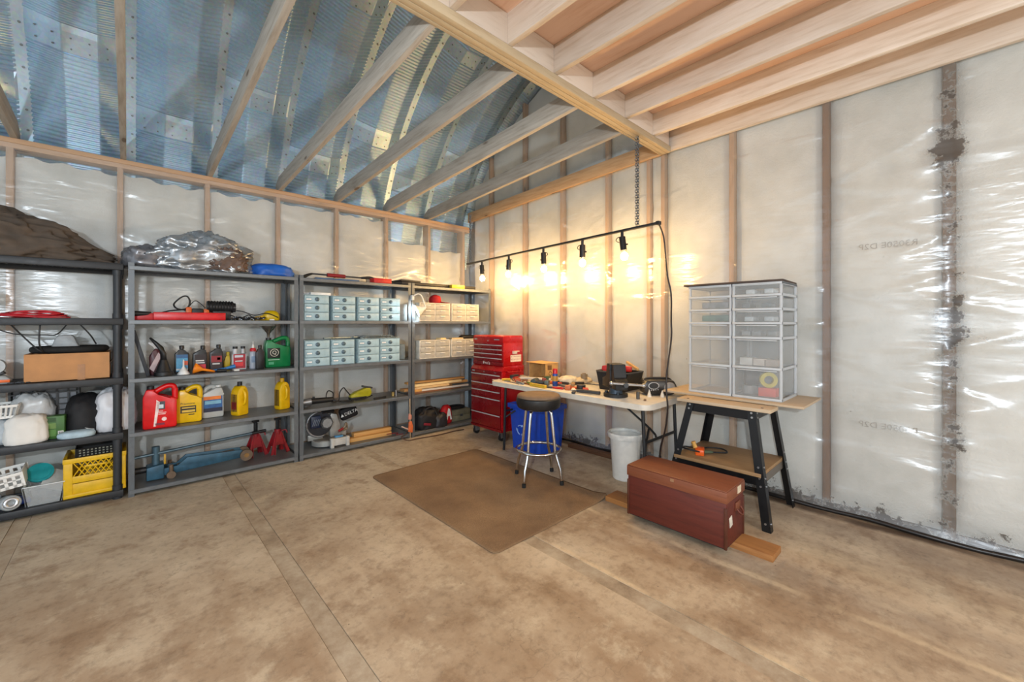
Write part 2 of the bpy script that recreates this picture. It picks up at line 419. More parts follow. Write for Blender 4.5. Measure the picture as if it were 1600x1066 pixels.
def sheet(a0, a1, z0, z1f, f, depth, studs, seed, bottom=None, step=.02):
    """plastic stapled to studs: sags between them and gathers in creases that fan out from staples"""
    n = int((a1 - a0) / step); m = int((max(z1f(a0), z1f(a1)) - z0) / step); r = random.Random(seed)
    fans = []
    for sx in studs:
        z = z0 + .15
        while z < z1f(sx) - .05:
            fans.append((sx, z, [(r.uniform(-.5, .45), r.uniform(.35, 1.), r.choice((-1, 1))) for _ in range(5 if abs(sx - .015) < .01 else 3)])); z += r.uniform(.12, .3) if abs(sx - .015) < .01 else r.uniform(.22, .55)
    def h(a, z):
        d = min(abs(a - s) for s in studs); v = min(1, d / .25) ** .7 * .012
        v += .010 * noise.noise(Vector((a * 1.3 + seed, z * 2.6, seed))) * min(1, d / .12)
        v += .004 * abs(noise.noise(Vector((a * 3 + seed, z * 11 + a * 2, seed)))) * min(1, d / .05)
        for sx, sz, rays in fans:
            dx, dz = a - sx, z - sz
            if abs(dx) > .5 or abs(dz) > .4: continue
            for sl, ln, sg in rays:
                if dx * sg <= 0: continue
                t = abs(dx) / (.5 * ln)
                if t > 1: continue
                q = (dz - sl * abs(dx)) / (.010 + .018 * t)
                v += .013 * math.exp(-q * q) * (1 - t) * min(1, t * 6)
        return v
    def fn(u, w):
        a = a0 + (a1 - a0) * u; zt = z1f(a); z = z0 + (zt - z0) * w
        e = min(1, (1 - w) * 12, w * 12)
        return f(a, z, depth - h(a, z) * max(.1, e))
    return B().grid(fn, n, m)

# ------------------------------------------------------------------ left wall (behind the shelves)
LY = 4.90                                    # inner face of the studs
wl = struct('wall_left')
LST = [-.66 - .61 * k for k in range(5, 0, -1)] + [-.66, -.05, .56, 1.17, 1.78, 2.40, 3.02, 3.60]
for x in LST: B().box(-.019, .019, 0, .14, 0, 2.66, .002).o('stud', W_STUD, wl, (x, LY, .04))
B().box(-3.9, 3.72, 0, .14, 0, .04, .002).o('bottom_plate', W_PLATE, wl, (0, LY, 0))
B().box(-3.9, 3.72, 0, .14, 0, .038, .002).o('top_plate', W_PLATE, wl, (0, LY, 2.70))
B().box(-3.9, 3.72, -.002, .14, 0, .038, .002).o('top_plate', W_PLATE, wl, (0, LY, 2.7385))
def batt(parent, a0, a1, z0, z1, f, seed, ragged=.05, dep=.02, joints=()):
    """one glass-wool batt: soft pillow face with a ragged top"""
    def fn(u, w):
        a = a0 + (a1 - a0) * u; top = z1(a) if callable(z1) else z1
        top -= ragged * (.5 + noise.noise(Vector((a * 6, seed * 3., 1))))
        z = z0 + (top - z0) * w
        e = min(1, u * 9, (1 - u) * 9, w * 14, (1 - w) * 14)
        b = dep * (1 - e) ** 2 * 1.2 + .012 * noise.noise(Vector((a * 3.5, z * 3, seed))) + .006 * noise.noise(Vector((a * 14, z * 12, seed)))
        for jz in joints: b += .03 * math.exp(-((z - jz - .02 * noise.noise(Vector((a * 5, jz, 2)))) / .012) ** 2)
        return f(a, z, b + .018)
    B().grid(fn, 16, 60).o('insulation_batt', BATT, parent, smooth=True)
for i, (a, b) in enumerate(zip(LST, LST[1:])):
    zt = 2.40 if i == len(LST) - 2 else (2.44 if i == len(LST) - 3 else 2.70)
    batt(wl, a + .02, b - .02, .04, zt, lambda a, z, d: (a, LY + .012 + d, z), i, .10 if zt > 2.5 else .05, joints=(1.25, 2.2 + .2 * math.sin(i * 5)))
B().box(-3.9, 3.72, LY + .13, LY + .136, 0, 2.36).o('backing_board', M('#6d675c', .9), wl)
sheet(-3.9, 3.70, .02, lambda a: 2.735, lambda a, z, d: (a, LY - .004 + d, z), .0, LST, 3, step=.024).o('plastic_sheet', POLY, wl, smooth=True)

# ------------------------------------------------------------------ right wall (gable end)
RX = 3.72
wr = struct('wall_right')
RST = [-2.45, -1.84, -1.22, -.61, .015, .634, 1.274, 1.885, 2.033, 2.511, 3.139, 3.77, 4.449]
def gable_top(y): 
    y = max(y, AC - 1.2); q = AR * AR - (y - AC) ** 2
    return AZ + math.sqrt(max(q, 0)) - .13
for y in RST:
    zt = gable_top(y) - .06 if y > 1.7 else 3.19
    wdt = .029 if abs(y - .015) < .01 else .019
    mat = W_STUD
    if abs(y - .015) < .01 or abs(y - .634) < .01: mat = MATS.setdefault('darkstud', wood_mat('damp_stud_wood', '#7d5c44', '#4d382a', 'Z'))
    if abs(y - .015) < .01: mat = wood_mat('mouldy_stud_wood', '#66503f', '#3b2c22', 'Z')
    B().box(0, .14, -wdt, wdt, 0, zt - .04, .002).o('stud', mat, wr, (RX, y, .04))
B().box(0, .14, -3, 4.9, 0, .04, .002).o('bottom_plate', wood_mat('damp_sill_wood', '#4b3826', '#2c2118', 'Y'), wr, (RX, 0, 0))
allr = RST + [4.88]
for i, (a, b) in enumerate(zip(allr, allr[1:])):
    if b - a < .1: continue
    zt = (lambda y: gable_top(y) - .05) if a > 1.7 else 3.1
    batt(wr, a + .02, b - .02, .04, zt, lambda a, z, d: (RX + .014 + d, a, z), 40 + i, .03, .03, joints=(1.27, 2.45 + .06 * math.sin(i * 3)))
B().prism([(-3, 0), (5.45, 0), (5.45, 5.1), (-3, 5.1)], RX + .14, RX + .15, 'x').o('backing_board', M('#5b6166', .9), wr)
def led_bot(y): return 2.96 if y < 1.83 else 2.96 - (y - 1.83) / 3.05 * .115
sheet(-3, 4.88, .015, lambda y: led_bot(y) + .02, lambda a, z, d: (RX - .002 + d * 1.1 - .028 * math.exp(-(z / .06) ** 2), a, z), .0, RST, 8, step=.022).o('plastic_sheet', POLY, wr, smooth=True)
sheet(1.84, 4.86, 3.05, lambda y: max(3.07, gable_top(y) - .04), lambda a, z, d: (RX - .002 + d * 1.2, a, z), .0, [y for y in RST if y > 1.8], 5, step=.03).o('plastic_sheet', POLY, wr, smooth=True)
# sloping ledger on the gable, and rim joist under the loft
B().prism([(4.90, led_bot(4.9)), (1.88, 2.955), (1.88, 3.095), (4.90, led_bot(4.9) + .14)], -.038, 0, 'x', .003).o('ledger_board', W_LEDG, wr, (RX - .006, 0, 0))
B().box(-.038, 0, -3, 1.82, 2.962, 3.184, .003).o('rim_joist', W_JOISTY, wr, (RX - .006, 0, 0))
# black drainage lap and old sill boards lying along the foot of the wall
B().tube([(RX - .03 - .012 * math.sin(k * 1.9), -2.6 + k * .25, .016 + .006 * math.sin(k * 2.3)) for k in range(24)], .016, 8, sub=3).o('floor_pipe', M('#1d1a19', .35), wr, smooth=True)

# ------------------------------------------------------------------ ceiling framing
ce = struct('ceiling')
for i, y in enumerate((1.785, 1.825)):
    B().box(-4, 3.68, 0, .0375, 0, .055, .002).o('beam_ply', W_BEAM, ce, (0, y, 2.945))
B().box(-4, 3.68, 1.865, 1.89, 2.945, 3.184, .002).o('beam_ply', W_BEAM, ce)
JX = [3.365, 2.92, 2.49, 2.06, 1.65, 1.24, .83, .42, .01, -.4, -.81, -1.22, -1.63, -2.04]
for x in JX:
    B().box(-.019, .019, 0, 4.86, 0, .184, .002).o('joist', W_JOISTY, ce, (x, -3, 3.0005))
XS = [3.66] + JX
for a, b in zip(XS, XS[1:]):
    B().box(b + .0195, a - .0195, 0, .038, 0, .18, .002).o('blocking', W_BLOCK, ce, (0, 1.80 - .03 - .04 + .055, 3.0005))
for k in range(4):
    B().box(-4 + k * 1.92, -4 + (k + 1) * 1.92 - .003, -3, 1.89, 3.185, 3.203).o('plywood_sheet', W_PLY, ce)
# sloping ties from the beam down on to the left wall plate
for x in [-3.1, -2.49, -1.88, -1.27, -.66, -.05, .56, 1.17, 1.78, 2.40, 3.00]:
    B().prism([(1.8905, 2.948), (4.905, 2.778), (5.02, 2.778), (5.02, 2.85), (4.9, 2.918), (1.98, 3.088), (1.8905, 3.04)], -.019, .019, 'x', .0025).o('tie_joist', W_TIE, ce, (x + .02, 0, 0))

# ================================================================== THINGS
SH = [.055, .50, .925, 1.385, 1.81]           # shelf surfaces of every rack
GREY = M('#62676b', .42, .35, .12, 30, .1)
BLK = M('#1b1c1e', .45, 0, .2, 25); BLKR = M('#151515', .8, 0, .2, 40, .2); DGR = M('#3a3c3f', .5)
WHT = M('#e6e6e2', .4, 0, .06); CHROME = M('#d5d6d6', .14, 1, .06, 30); SILV = M('#b7babd', .32, .9, .1)
RED = M('#b3121a', .32, 0, .12); REDD = M('#a01018', .3, 0, .12, 6); YEL = M('#e3b70e', .35, 0, .1); ORG = M('#e0641c', .4, 0, .12)
BLU = M('#1746b4', .35, 0, .12); GRN = M('#12793f', .33, 0, .14); CARD = M('#bd8a5c', .85, 0, .1, 12); TANW = wood_mat('scrap_pine', '#d6a765', '#b5803f', 'X')
CLEAR = M('#dfe4e6', .2, 0, .05, alpha=.30); MILK = M('#dde2e4', .35, 0, .05, alpha=.55); FROST = M('#bcdbe6', .3, 0, .06, alpha=.72)
CREAM = M('#e8dfcd', .5, 0, .05)

def steel_rack(label, x0):
    t = thing('shelving_unit', label, 'shelving unit', (x0, 4.38, 0), 0, 'grey steel shelving units')
    w, d = 1.21, .46; pm = MATS.get('post')
    if not pm:
        pb = B(); pb.prism([(0, 0), (.036, 0), (.036, .0025), (.0025, .0025), (.0025, .036), (0, .036)], 0, 1.835, 'z')
        for k in range(44): pb.box(.0125, .0225, -.0006, .0002, .04 + k * .04, .06 + k * .04)
        pm = MATS['post'] = pb.mesh('post'); pm.materials.append(GREY)
        sb = B(); sb.box(.004, w - .004, .004, d - .004, -.0035, 0)
        lip = [(.0, 0), (.004, .0), (.004, -.008), (.012, -.014), (.012, -.02), (.003, -.026), (.003, -.034), (-.004, -.034), (-.006, -.03), (-.006, -.004)]
        sb.prism(lip, .003, w - .003, 'x'); sb.prism([(d - y, z) for y, z in lip], .003, w - .003, 'x')
        sb.box(.003, .008, 0, d, -.034, 0); sb.box(w - .008, w - .003, 0, d, -.034, 0)
        sm = MATS['shelf'] = sb.mesh('shelf'); sm.materials.append(M('#6f7376', .38, .4, .14, 14, .05))
    for px, py, rz in ((-.004, -.004, 0), (w + .004, -.004, PI / 2), (w + .004, d + .004, PI), (-.004, d + .004, -PI / 2)):
        link('post', pm, t, (px, py, 0), (0, 0, rz))
    for z in SH: link('shelf', MATS['shelf'], t, (0, 0, z))
    return t
steel_rack('tall grey steel shelving rack with oil jugs and blue floor jack', .005)
steel_rack('tall grey steel shelving rack with pale blue drawer boxes and mitre saw', 1.235)
steel_rack('tall grey steel shelving rack in the corner beside the red tool cabinet', 2.465)

# black plastic rack at the left edge
t = thing('shelving_unit', 'black plastic shelving rack with yellow crate, at the left edge', 'shelving unit', (-.94, 4.395, 0), 0)
PLB = M('#26292d', .5, 0, .2, 30, .1)
for z in SH:
    z += .012
    b = B(); w, d = .915, .46
    for y0, y1 in ((0, .03), (d - .03, d)): b.box(0, w, y0, y1, z - .052, z, .006)
    for x0, x1 in ((0, .03), (w - .03, w)): b.box(x0, x1, .02, d - .02, z - .052, z, .006)
    for k in range(17): b.box(.02, w - .02, .035 + k * .0235, .048 + k * .0235, z - .014, z - .004)
    for k in range(22): b.box(.04 + k * .039, .05 + k * .039, .02, d - .02, z - .018, z - .005)
    b.o('shelf', PLB, t)
for px, py in ((.035, .035), (.88, .035), (.035, .425), (.88, .425)):
    b = B()
    for a, c_ in zip([-.04 + .012] + SH[:-1], SH):
        if c_ - .04 - a > .1: b.cyl((px, py, a + .0125), (px, py, c_ - .0405), .026, n=16).cyl((px, py, a + .0125), (px, py, a + .05), .03, n=16).cyl((px, py, c_ - .075), (px, py, c_ - .0405), .03, n=16)
    b.cyl((px, py, 0), (px, py, .015), .03, n=16)
    b.o('post', PLB, t)

def single(b, name, mat, label, cat, loc=(0, 0, 0), rz=0, group=None, smooth=False, rot=None):
    return tag(b.o(name, mat, None, loc, rot or (0, 0, rz), smooth=smooth), label, cat, group)

# ---------------------------------------------------------------- black rack contents
Z = [z + .012 for z in SH]
single(B().blob((0, 0, 0), .56, .19, .34, .42, 2.8, 4, 110, 44, .8, tap=lambda q: max(.12, 1.02 - .5 * max(0, q + .05) ** 1.3 - .25 * max(0, q - .6))), 'canvas_tarp', M('#54493f', .85, 0, .3, 10, .2), 'rumpled brown canvas tarp lying on top of the black rack', 'tarp', (-.68, 4.62, Z[4]), smooth=True)
b = B()
for k in range(5):
    b.tube([(-.17 + .02 * k + (.33 - .02 * k) * (.5 + .5 * math.cos(a)) * (1.12 - .05 * k) - .05, .09 * math.sin(a) * (1 - .08 * k) + (.02 * math.sin(3 * a)), .008 + k * .009 + .008 * math.sin(2 * a + k)) for a in [2 * PI * i / 14 for i in range(14)]], .0055, 6, True, 3)
single(b, 'extension_cord', M('#c0202c', .35), 'red extension cord coiled flat on the black rack', 'cord', (-.47, 4.56, Z[3]), smooth=True)
t = thing('cardboard_box', 'open brown cardboard tray box on the black rack', 'box', (-.32, 4.60, Z[2]))
b = B(); b.box(-.215, .215, -.155, -.15, 0, .20).box(-.215, .215, .15, .155, 0, .20).box(-.215, -.21, -.15, .15, 0, .2).box(.21, .215, -.15, .15, 0, .2).box(-.215, .215, -.155, .155, 0, .005)
b.o('carton', CARD, t)
B().box(.045, .085, -.1565, -.1552, 0, .115).o('tape', M('#a9784c', .5), t)
b = B(); b.obox((.235, 0, .145), (.006, .28, .13), (0, .5, 0)).o('flap', M('#4a3a2e', .9), t)
t = thing('bicycle_tyre', 'black bicycle tyre lying over the cardboard tray box', 'tyre', (-.32, 4.60, Z[2] + .2005))
b = B(); b.tube([(.185 * math.cos(a), .125 * math.sin(a), .026) for a in [2 * PI * i / 32 for i in range(32)]], .026, 10, True); b.o('tread', BLKR, t, smooth=True)
b = B(); b.tube([(.15 * math.cos(a), .095 * math.sin(a), .024) for a in [2 * PI * i / 32 for i in range(32)]], .012, 8, True); b.o('rim_strip', M('#b9c4cb', .3), t, smooth=True)
single(B().prism([(-.085, 0), (.085, 0), (.045, .115), (.03, .13), (-.03, .13), (-.05, .11)], -.05, .05, 'y', .012), 'plastic_scoop', M('#a9b0b4', .4, alpha=.8), 'grey translucent plastic tub inside the bicycle tyre', 'tub', (-.345, 4.60, Z[2] + .205))
b = B(); b.tube([(-.60, 4.44, 1.36), (-.53, 4.47, 1.25), (-.46, 4.45, 1.16), (-.42, 4.50, 1.14)], .005, 6, sub=5).tube([(-.46, 4.46, 1.365), (-.465, 4.46, 1.22), (-.45, 4.48, 1.15)], .005, 6, sub=5)
b.tube([(-.69, 4.46, 1.34), (-.58, 4.45, 1.285), (-.44, 4.45, 1.275), (-.38, 4.5, 1.28), (-.33, 4.52, 1.36)], .0045, 6, sub=5).tube([(-.27, 4.46, 1.36), (-.21, 4.47, 1.27), (-.18, 4.5, 1.2)], .005, 6, sub=5)
single(b, 'black_cable', BLK, 'thin black cables hanging below the red cord on the black rack', 'cable', smooth=True)
t = thing('hand_tool', 'grey and orange hand tool at the left end of the black rack', 'power tool', (-.66, 4.5, Z[2]))
B().cyl((-.01, -.03, .125), (-.01, .03, .125), .05, n=24).o('grey_housing', M('#aab0b2', .4), t)
B().cyl((-.01, -.034, .125), (-.01, -.03, .125), .022, n=18).o('hub', M('#8b9397', .3, .5), t)
B().prism([(-.06, 0), (.055, 0), (.068, .03), (.04, .06), (-.06, .066)], -.035, .035, 'y', .012).o('grey_body', M('#8f9496', .4), t)
B().prism([(-.06, .012), (.06, .012), (.062, .032), (-.06, .034)], -.038, .038, 'y', .004).o('orange_band', ORG, t)
B().prism([(.0, .055), (.04, .07), (.03, .09), (-.02, .085)], -.02, .02, 'y', .006).o('trigger', BLK, t)
b = B()
for k in range(7): b.obox((.075 + .014 * k, -.03 + .012 * (k % 3), .006 + .003 * (k % 2)), (.05, .008, .008), (0, 0, k * 1.1), .002)
single(b, 'drill_bit_pile', M('#3a3c40', .35, .7), 'small heap of dark metal bits beside the cardboard tray box', 'drill bits', (-.66, 4.48, Z[2]))
# shelf 2 of the black rack
t = thing('wire_basket', 'white slotted plastic basket behind the cream bundle', 'basket', (-.68, 4.60, Z[1] + .18))
def slat_basket(t, w, d, h, m, n=9, rows=1, tp=.85):
    b = B(); b.box(-w / 2 * tp, w / 2 * tp, -d / 2 * tp, d / 2 * tp, 0, .004); b.o('bottom', m, t)
    b = B()
    for s in (-1, 1):
        b.box(-w / 2, w / 2, s * d / 2 - .004, s * d / 2 + .004, h - .018, h, .002).box(s * w / 2 - .004, s * w / 2 + .004, -d / 2, d / 2, h - .018, h, .002)
        b.box(-w / 2 * tp, w / 2 * tp, s * d / 2 * tp - .003, s * d / 2 * tp + .003, 0, .018).box(s * w / 2 * tp - .003, s * w / 2 * tp + .003, -d / 2 * tp, d / 2 * tp, 0, .018)
    b.o('rim', m, t)
    for s in (-1, 1):
        for k in range(n + 1):
            x = -w / 2 + w * k / n
            B().cyl((x * tp, s * d / 2 * tp, .01), (x, s * d / 2, h - .01), .006, n=5).o('slat', m, t)
        for k in range(n // 2 + 1):
            y = -d / 2 + d * k / (n // 2)
            B().cyl((s * w / 2 * tp, y * tp, .01), (s * w / 2, y, h - .01), .006, n=5).o('slat', m, t)
slat_basket(t, .22, .2, .095, WHT)
single(B().blob((0, 0, 0), .12, .12, .18, .12, 2, 2, 24, 14, .8), 'packing_foam', M('#b9c2c8', .8), 'grey wrapped bundle under the white slotted basket', 'bundle', (-.68, 4.60, Z[1]), smooth=True)
t = thing('rag_bundle', 'cream rolled cloth bundle in front on the black rack', 'cloth', (-.525, 4.50, Z[1]))
B().blob((0, 0, 0), .105, .09, .20, .13, 2.2, 7, 36, 20, .62).o('roll', M('#e2e0da', .85, 0, .08, 8, .15), t, smooth=True)
single(B().blob((0, 0, 0), .115, .07, .33, .22, 2.2, 3, 40, 22, .7), 'plastic_bag', M('#c4c6c6', .3, 0, .08), 'crumpled grey white plastic bag behind the cream bundle', 'bag', (-.52, 4.67, Z[1]), smooth=True)
t = thing('carton', 'green printed carton on the black rack', 'carton', (-.395, 4.535, Z[1]), -.08)
B().box(-.055, .055, -.045, .045, 0, .165, .003).o('box_body', M('#3e6b2c', .5, 0, .2), t)
for z0, z1, c_ in ((.125, .155, '#2b5220'), (.075, .115, '#6c8f45'), (.02, .068, '#588a3a')): B().box(-.05, .012, -.0465, -.0452, z0, z1).o('print_panel', M(c_, .5), t)
B().box(.022, .05, -.0465, -.0452, .012, .055).o('barcode_label', WHT, t)
for k in range(5): B().box(.026 + .0045 * k, .0285 + .0045 * k, -.0472, -.0466, .016, .05).o('barcode_bar', BLK, t)
t = thing('lattice_crate', 'black lattice crate standing on edge at the back of the black rack', 'crate', (-.46, 4.70, Z[1] + .0005))
w, h = .36, .36
b = B(); b.box(-w / 2, w / 2, -.0, .12, 0, .012).box(-w / 2, w / 2, 0, .12, h - .012, h).box(-w / 2, -w / 2 + .012, 0, .12, 0, h).box(w / 2 - .012, w / 2, 0, .12, 0, h); b.o('frame', BLK, t)
for k in range(1, 6): B().box(-w / 2 + w * k / 6 - .005, -w / 2 + w * k / 6 + .005, 0, .01, 0, h).o('bar', BLK, t)
for k in range(1, 8): B().box(-w / 2, w / 2, .0008, .009, h * k / 8 - .004, h * k / 8 + .004).o('bar', BLK, t)
B().box(-w / 2 + .02, w / 2 - .02, .03, .034, .02, h - .02).o('panel', M('#85878c', .6), t)
t = thing('sports_bag', 'black soft sports bag with white piping on the black rack', 'bag', (-.25, 4.62, Z[1]))
B().blob((0, 0, 0), .10, .13, .30, .14, 1.8, 5, 36, 20, .75).o('bag_body', M('#131316', .7, 0, .3, 20, .15), t, smooth=True)
B().tube([(-.055, -.1, .17), (-.04, -.122, .11), (-.01, -.13, .07), (.03, -.13, .045), (.06, -.12, .035)], .003, 6, sub=5).o('piping', WHT, t, smooth=True)
t = thing('plastic_bag', 'white knotted shopping bag bulging past the black rack post', 'bag', (-.075, 4.60, Z[1]))
BAGM = M('#d9dbe0', .42, 0, .06, 9)
B().blob((0, 0, 0), .125, .13, .33, .16, 2.4, 12, 56, 30, .75).o('sack', BAGM, t, smooth=True)
b = B(); b.lathe([(.012, .19), (.03, .235), (.045, .275), (.03, .28), (.0, .25)], (-.04, 0, .01), 14); b.o('knot', BAGM, t, smooth=True)
single(B().blob((0, 0, 0), .10, .06, .05, .1, 2, 6, 20, 10), 'cloth_rag', M('#a9c0cc', .8), 'pale blue folded rag in front of the black sports bag', 'cloth', (-.28, 4.455, Z[1]), smooth=True)
# bottom of the black rack
t = thing('milk_crate', 'yellow plastic milk crate on the bottom of the black rack', 'crate', (-.18, 4.60, Z[0]))
YC = M('#dcb012', .42, 0, .12); w, d, h = .33, .33, .29
b = B(); b.box(-w / 2, w / 2, -d / 2, d / 2, 0, .008); b.o('bottom', YC, t)
for s, ax in ((-1, 'f'), (1, 'f'), (-1, 's'), (1, 's')):
    b = B(); T = (lambda x, z, y=0: (x, s * (d / 2 - .004) + y, z)) if ax == 'f' else (lambda x, z, y=0: (s * (w / 2 - .004) + y, x, z))
    def bx(x0, x1, z0, z1, o=.004):
        c_ = T((x0 + x1) / 2, (z0 + z1) / 2); b.obox(c_, (abs(x1 - x0), 2 * o, z1 - z0) if ax == 'f' else (2 * o, abs(x1 - x0), z1 - z0), bev=.0015)
    L = w / 2 if ax == 'f' else d / 2
    bx(-L, L, .255, h, .009); bx(-L, L, .105, .155); bx(-L, L, .0, .025, .007); bx(-L, -L + .045, 0, h, .006); bx(L - .045, L, 0, h, .006); bx(-.06, .06, .215, .226); bx(-L, L, .025, .1, .0015)
    b.o('side_wall', YC, t)
    for k in range(9):
        x = -L + .05 + k * (2 * L - .1) / 8
        for sg in (-1, 1):
            p0, p1 = (x - sg * .03, .155), (x + sg * .03, .255)
            if max(abs(p0[0]), abs(p1[0])) > L - .03: continue
            B().cyl(T(*p0), T(*p1), .0035, n=5).o('lattice_bar', YC, t)
t = thing('basket', 'black perforated basket tipped inside the yellow milk crate', 'basket', (-.17, 4.61, Z[0] + .24))
b = B(); b.obox((0, -.1, .055), (.24, .004, .1), (.25, 0, 0)).obox((0, .1, .055), (.24, .004, .1)).obox((-.12, 0, .055), (.004, .2, .1)).obox((.12, 0, .055), (.004, .2, .1)); b.o('basket_wall', BLK, t)
b = B()
for i in range(10):
    for j in range(4): b.obox((-.095 + i * .021, -.105 + .0 + j * -.005, .03 + j * .02), (.011, .004, .009), (.25, 0, 0))
tag(b.o('hole_row', M('#8b8d80', .7), t), kind='stuff')
t = thing('storage_tub', 'clear plastic tub holding lids, beside the yellow crate', 'tub', (-.44, 4.535, Z[0]))
b = B(); w, d, h = .19, .2, .14
for s in (-1, 1):
    b.prism([(-w / 2 + .02, 0), (w / 2 - .02, 0), (w / 2, h), (-w / 2, h)], s * d / 2 - .0015, s * d / 2 + .0015, 'y')
    b.prism([(-d / 2, 0), (d / 2, 0), (d / 2, h), (-d / 2, h)], -.0015, .0015, 'x', c=(s * (w / 2 - .01), 0, 0), rot=(0, s * .14, 0))
b.box(-w / 2 + .02, w / 2 - .02, -d / 2, d / 2, 0, .003); b.o('tub_wall', M('#ccd2d4', .25, 0, .05, alpha=.32), t)
b = B()
for s in (-1, 1): b.box(-w / 2 - .008, w / 2 + .008, s * d / 2 - .006, s * d / 2 + .006, h - .006, h, .002).box(s * w / 2 - .006, s * w / 2 + .006, -d / 2, d / 2, h - .006, h, .002)
b.o('rim', M('#d5dbdd', .3), t)
single(B().cyl((0, 0, -.009), (0, 0, .009), .07, n=30).cyl((0, 0, .009), (0, 0, .013), .055, n=30), 'round_lid', M('#178f96', .35), 'teal round lid leaning in the clear tub', 'lid', (-.47, 4.55, Z[0] + .20), rot=(.95, .1, 0))
single(B().obox((0, 0, 0), (.13, .16, .004), (0, 0, 0), .002), 'square_lid', M('#cfd4d6', .3, 0, .05, alpha=.75), 'clear square lid standing in the tub beside the teal lid', 'lid', (-.395, 4.545, Z[0] + .135), rot=(.9, .55, .3))
t = thing('slotted_basket', 'white slotted basket propped on jars at the left edge', 'basket', (-.655, 4.50, Z[0] + .155))
b = B(); w, d, h = .26, .22, .10; t.rotation_euler = (.06, -.16, 0)
b.box(-w / 2 + .01, w / 2 - .01, -d / 2 + .01, d / 2 - .01, 0, .004)
for s in (-1, 1):
    b.box(-w / 2, w / 2, s * d / 2 - .003, s * d / 2 + .003, 0, .02).box(-w / 2, w / 2, s * d / 2 - .003, s * d / 2 + .003, .045, .055).box(-w / 2, w / 2, s * d / 2 - .005, s * d / 2 + .005, .08, h, .002)
    b.box(s * w / 2 - .003, s * w / 2 + .003, -d / 2, d / 2, 0, h, .001)
    for k in range(8): b.box(-w / 2 + k * w / 7 - .008, -w / 2 + k * w / 7 + .008, s * d / 2 - .003, s * d / 2 + .003, 0, h)
b.o('basket_wall', WHT, t)
t = thing('glass_jar', 'clear round jar lying under the white slotted basket', 'jar', (-.60, 4.44, Z[0] + .052))
B().lathe([(.0, -.06), (.045, -.06), (.05, -.05), (.05, .05), (.044, .06), (.036, .06), (.036, .05), (.0, .045)], (0, 0, 0), 24, rot=(PI / 2 - .2, 0, .3)).o('jar_glass', M('#b9c0c2', .15, 0, .05, alpha=.6), t, smooth=True)
B().lathe([(.02, .062), (.03, .066), (.036, .062)], (0, 0, 0), 24, rot=(PI / 2 - .2, 0, .3)).o('rim_ring', SILV, t, smooth=True)
t2 = thing('glass_jar', 'clear jar behind the round jar under the slotted basket', 'jar', (-.70, 4.54, Z[0]))
B().lathe([(0, 0), (.05, 0), (.052, .01), (.052, .09), (.04, .11), (.04, .13), (.037, .13), (.037, .11), (0, .1)], n=20).o('jar_glass', M('#b9c0c2', .15, 0, .05, alpha=.6), t2, smooth=True)
single(B().obox((0, 0, .02), (.16, .12, .035), (0, 0, .2), .01), 'blue_tray', M('#20409a', .5), 'dark blue tray partly under the round jar', 'tray', (-.60, 4.57, Z[0] - .001))

# ---------------------------------------------------------------- steel rack with jugs
t = thing('silver_tarp', 'crumpled silver and grey tarp bundle on top of the jug rack', 'tarp', (.48, 4.60, SH[4]))
SLV = M('#a4a9ad', .26, .55, .3, 7, .1)
B().blob((0, 0, 0), .36, .20, .35, .38, 2.3, 21, 120, 56, .75, tap=lambda q: 1.0 - .22 * abs(q - .15)).o('main_roll', SLV, t, smooth=True)
B().blob((0, 0, 0), .14, .16, .185, .3, 2.8, 25, 40, 22, .75).o('loose_end', M('#7c7c80', .3, .4, .35, 9), t, (-.38, 0, 0), smooth=True)
B().blob((0, 0, 0), .13, .06, .19, .6, 5, 28, 70, 36, .8).o('brown_lining', M('#6d5a50', .75, 0, .3, 10), t, (.17, -.145, .02), smooth=True)
single(B().blob((0, 0, 0), .19, .16, .13, .16, 2.2, 31, 40, 20, .75), 'blue_tarp', M('#1f62c0', .45, 0, .15, 8), 'folded blue tarp at the right end of the jug rack top', 'tarp', (1.035, 4.60, SH[4]), smooth=True)
z = SH[3]
t = thing('tool_case', 'long red tool case lying on the jug rack', 'tool case', (.395, 4.48, z))
B().box(-.245, .245, -.035, .035, 0, .066, .006).o('case', M('#d4141c', .35), t)
B().prism([(-.37, 0), (-.245, 0), (-.245, .058), (-.37, .035)], -.03, .03, 'y', .004).o('tapered_end', M('#b8161e', .4), t)
B().cyl((-.37, -.03, .052), (-.26, -.01, .05), .022, .018, 16).cyl((-.378, -.03, .052), (-.37, -.03, .052), .026, n=16).o('nozzle', BLK, t)
t = thing('heat_gun', 'orange and black corded tool behind the red case', 'power tool', (.46, 4.60, z))
B().box(-.09, -.05, -.03, .03, .0, .115, .006).o('orange_front', ORG, t)
B().box(-.05, .035, -.028, .028, 0, .105, .01).o('black_grip', BLK, t)
B().box(.035, .075, -.03, .03, .0, .10, .006).o('orange_rear', ORG, t)
B().tube([(-.09, 0, .09), (-.15, -.02, .1), (-.17, 0, .14), (-.12, 0, .20), (-.08, 0, .21), (-.06, 0, .16), (-.09, -.01, .1), (-.2, -.03, .08), (-.28, -.04, .05)], .007, 6, sub=5).o('cord', BLK, t, smooth=True)
B().tube([(-.06, .01, .13), (-.03, .01, .17), (.0, .01, .165), (.05, 0, .11)], .004, 6, sub=5).o('cord', BLK, t, smooth=True)
t = thing('air_pump', 'small black ribbed cylinder pump on the jug rack', 'pump', (.62, 4.61, z + .0))
B().cyl((-.1, 0, .125), (.1, 0, .12), .05, n=22).o('cylinder', BLK, t, smooth=False)
for k in range(9): B().cyl((-.09 + k * .022, 0, .125), (-.08 + k * .022, 0, .125), .053, n=22).o('rib', BLKR, t)
B().box(-.06, .08, -.035, .035, 0, .085, .008).o('foot', DGR, t)
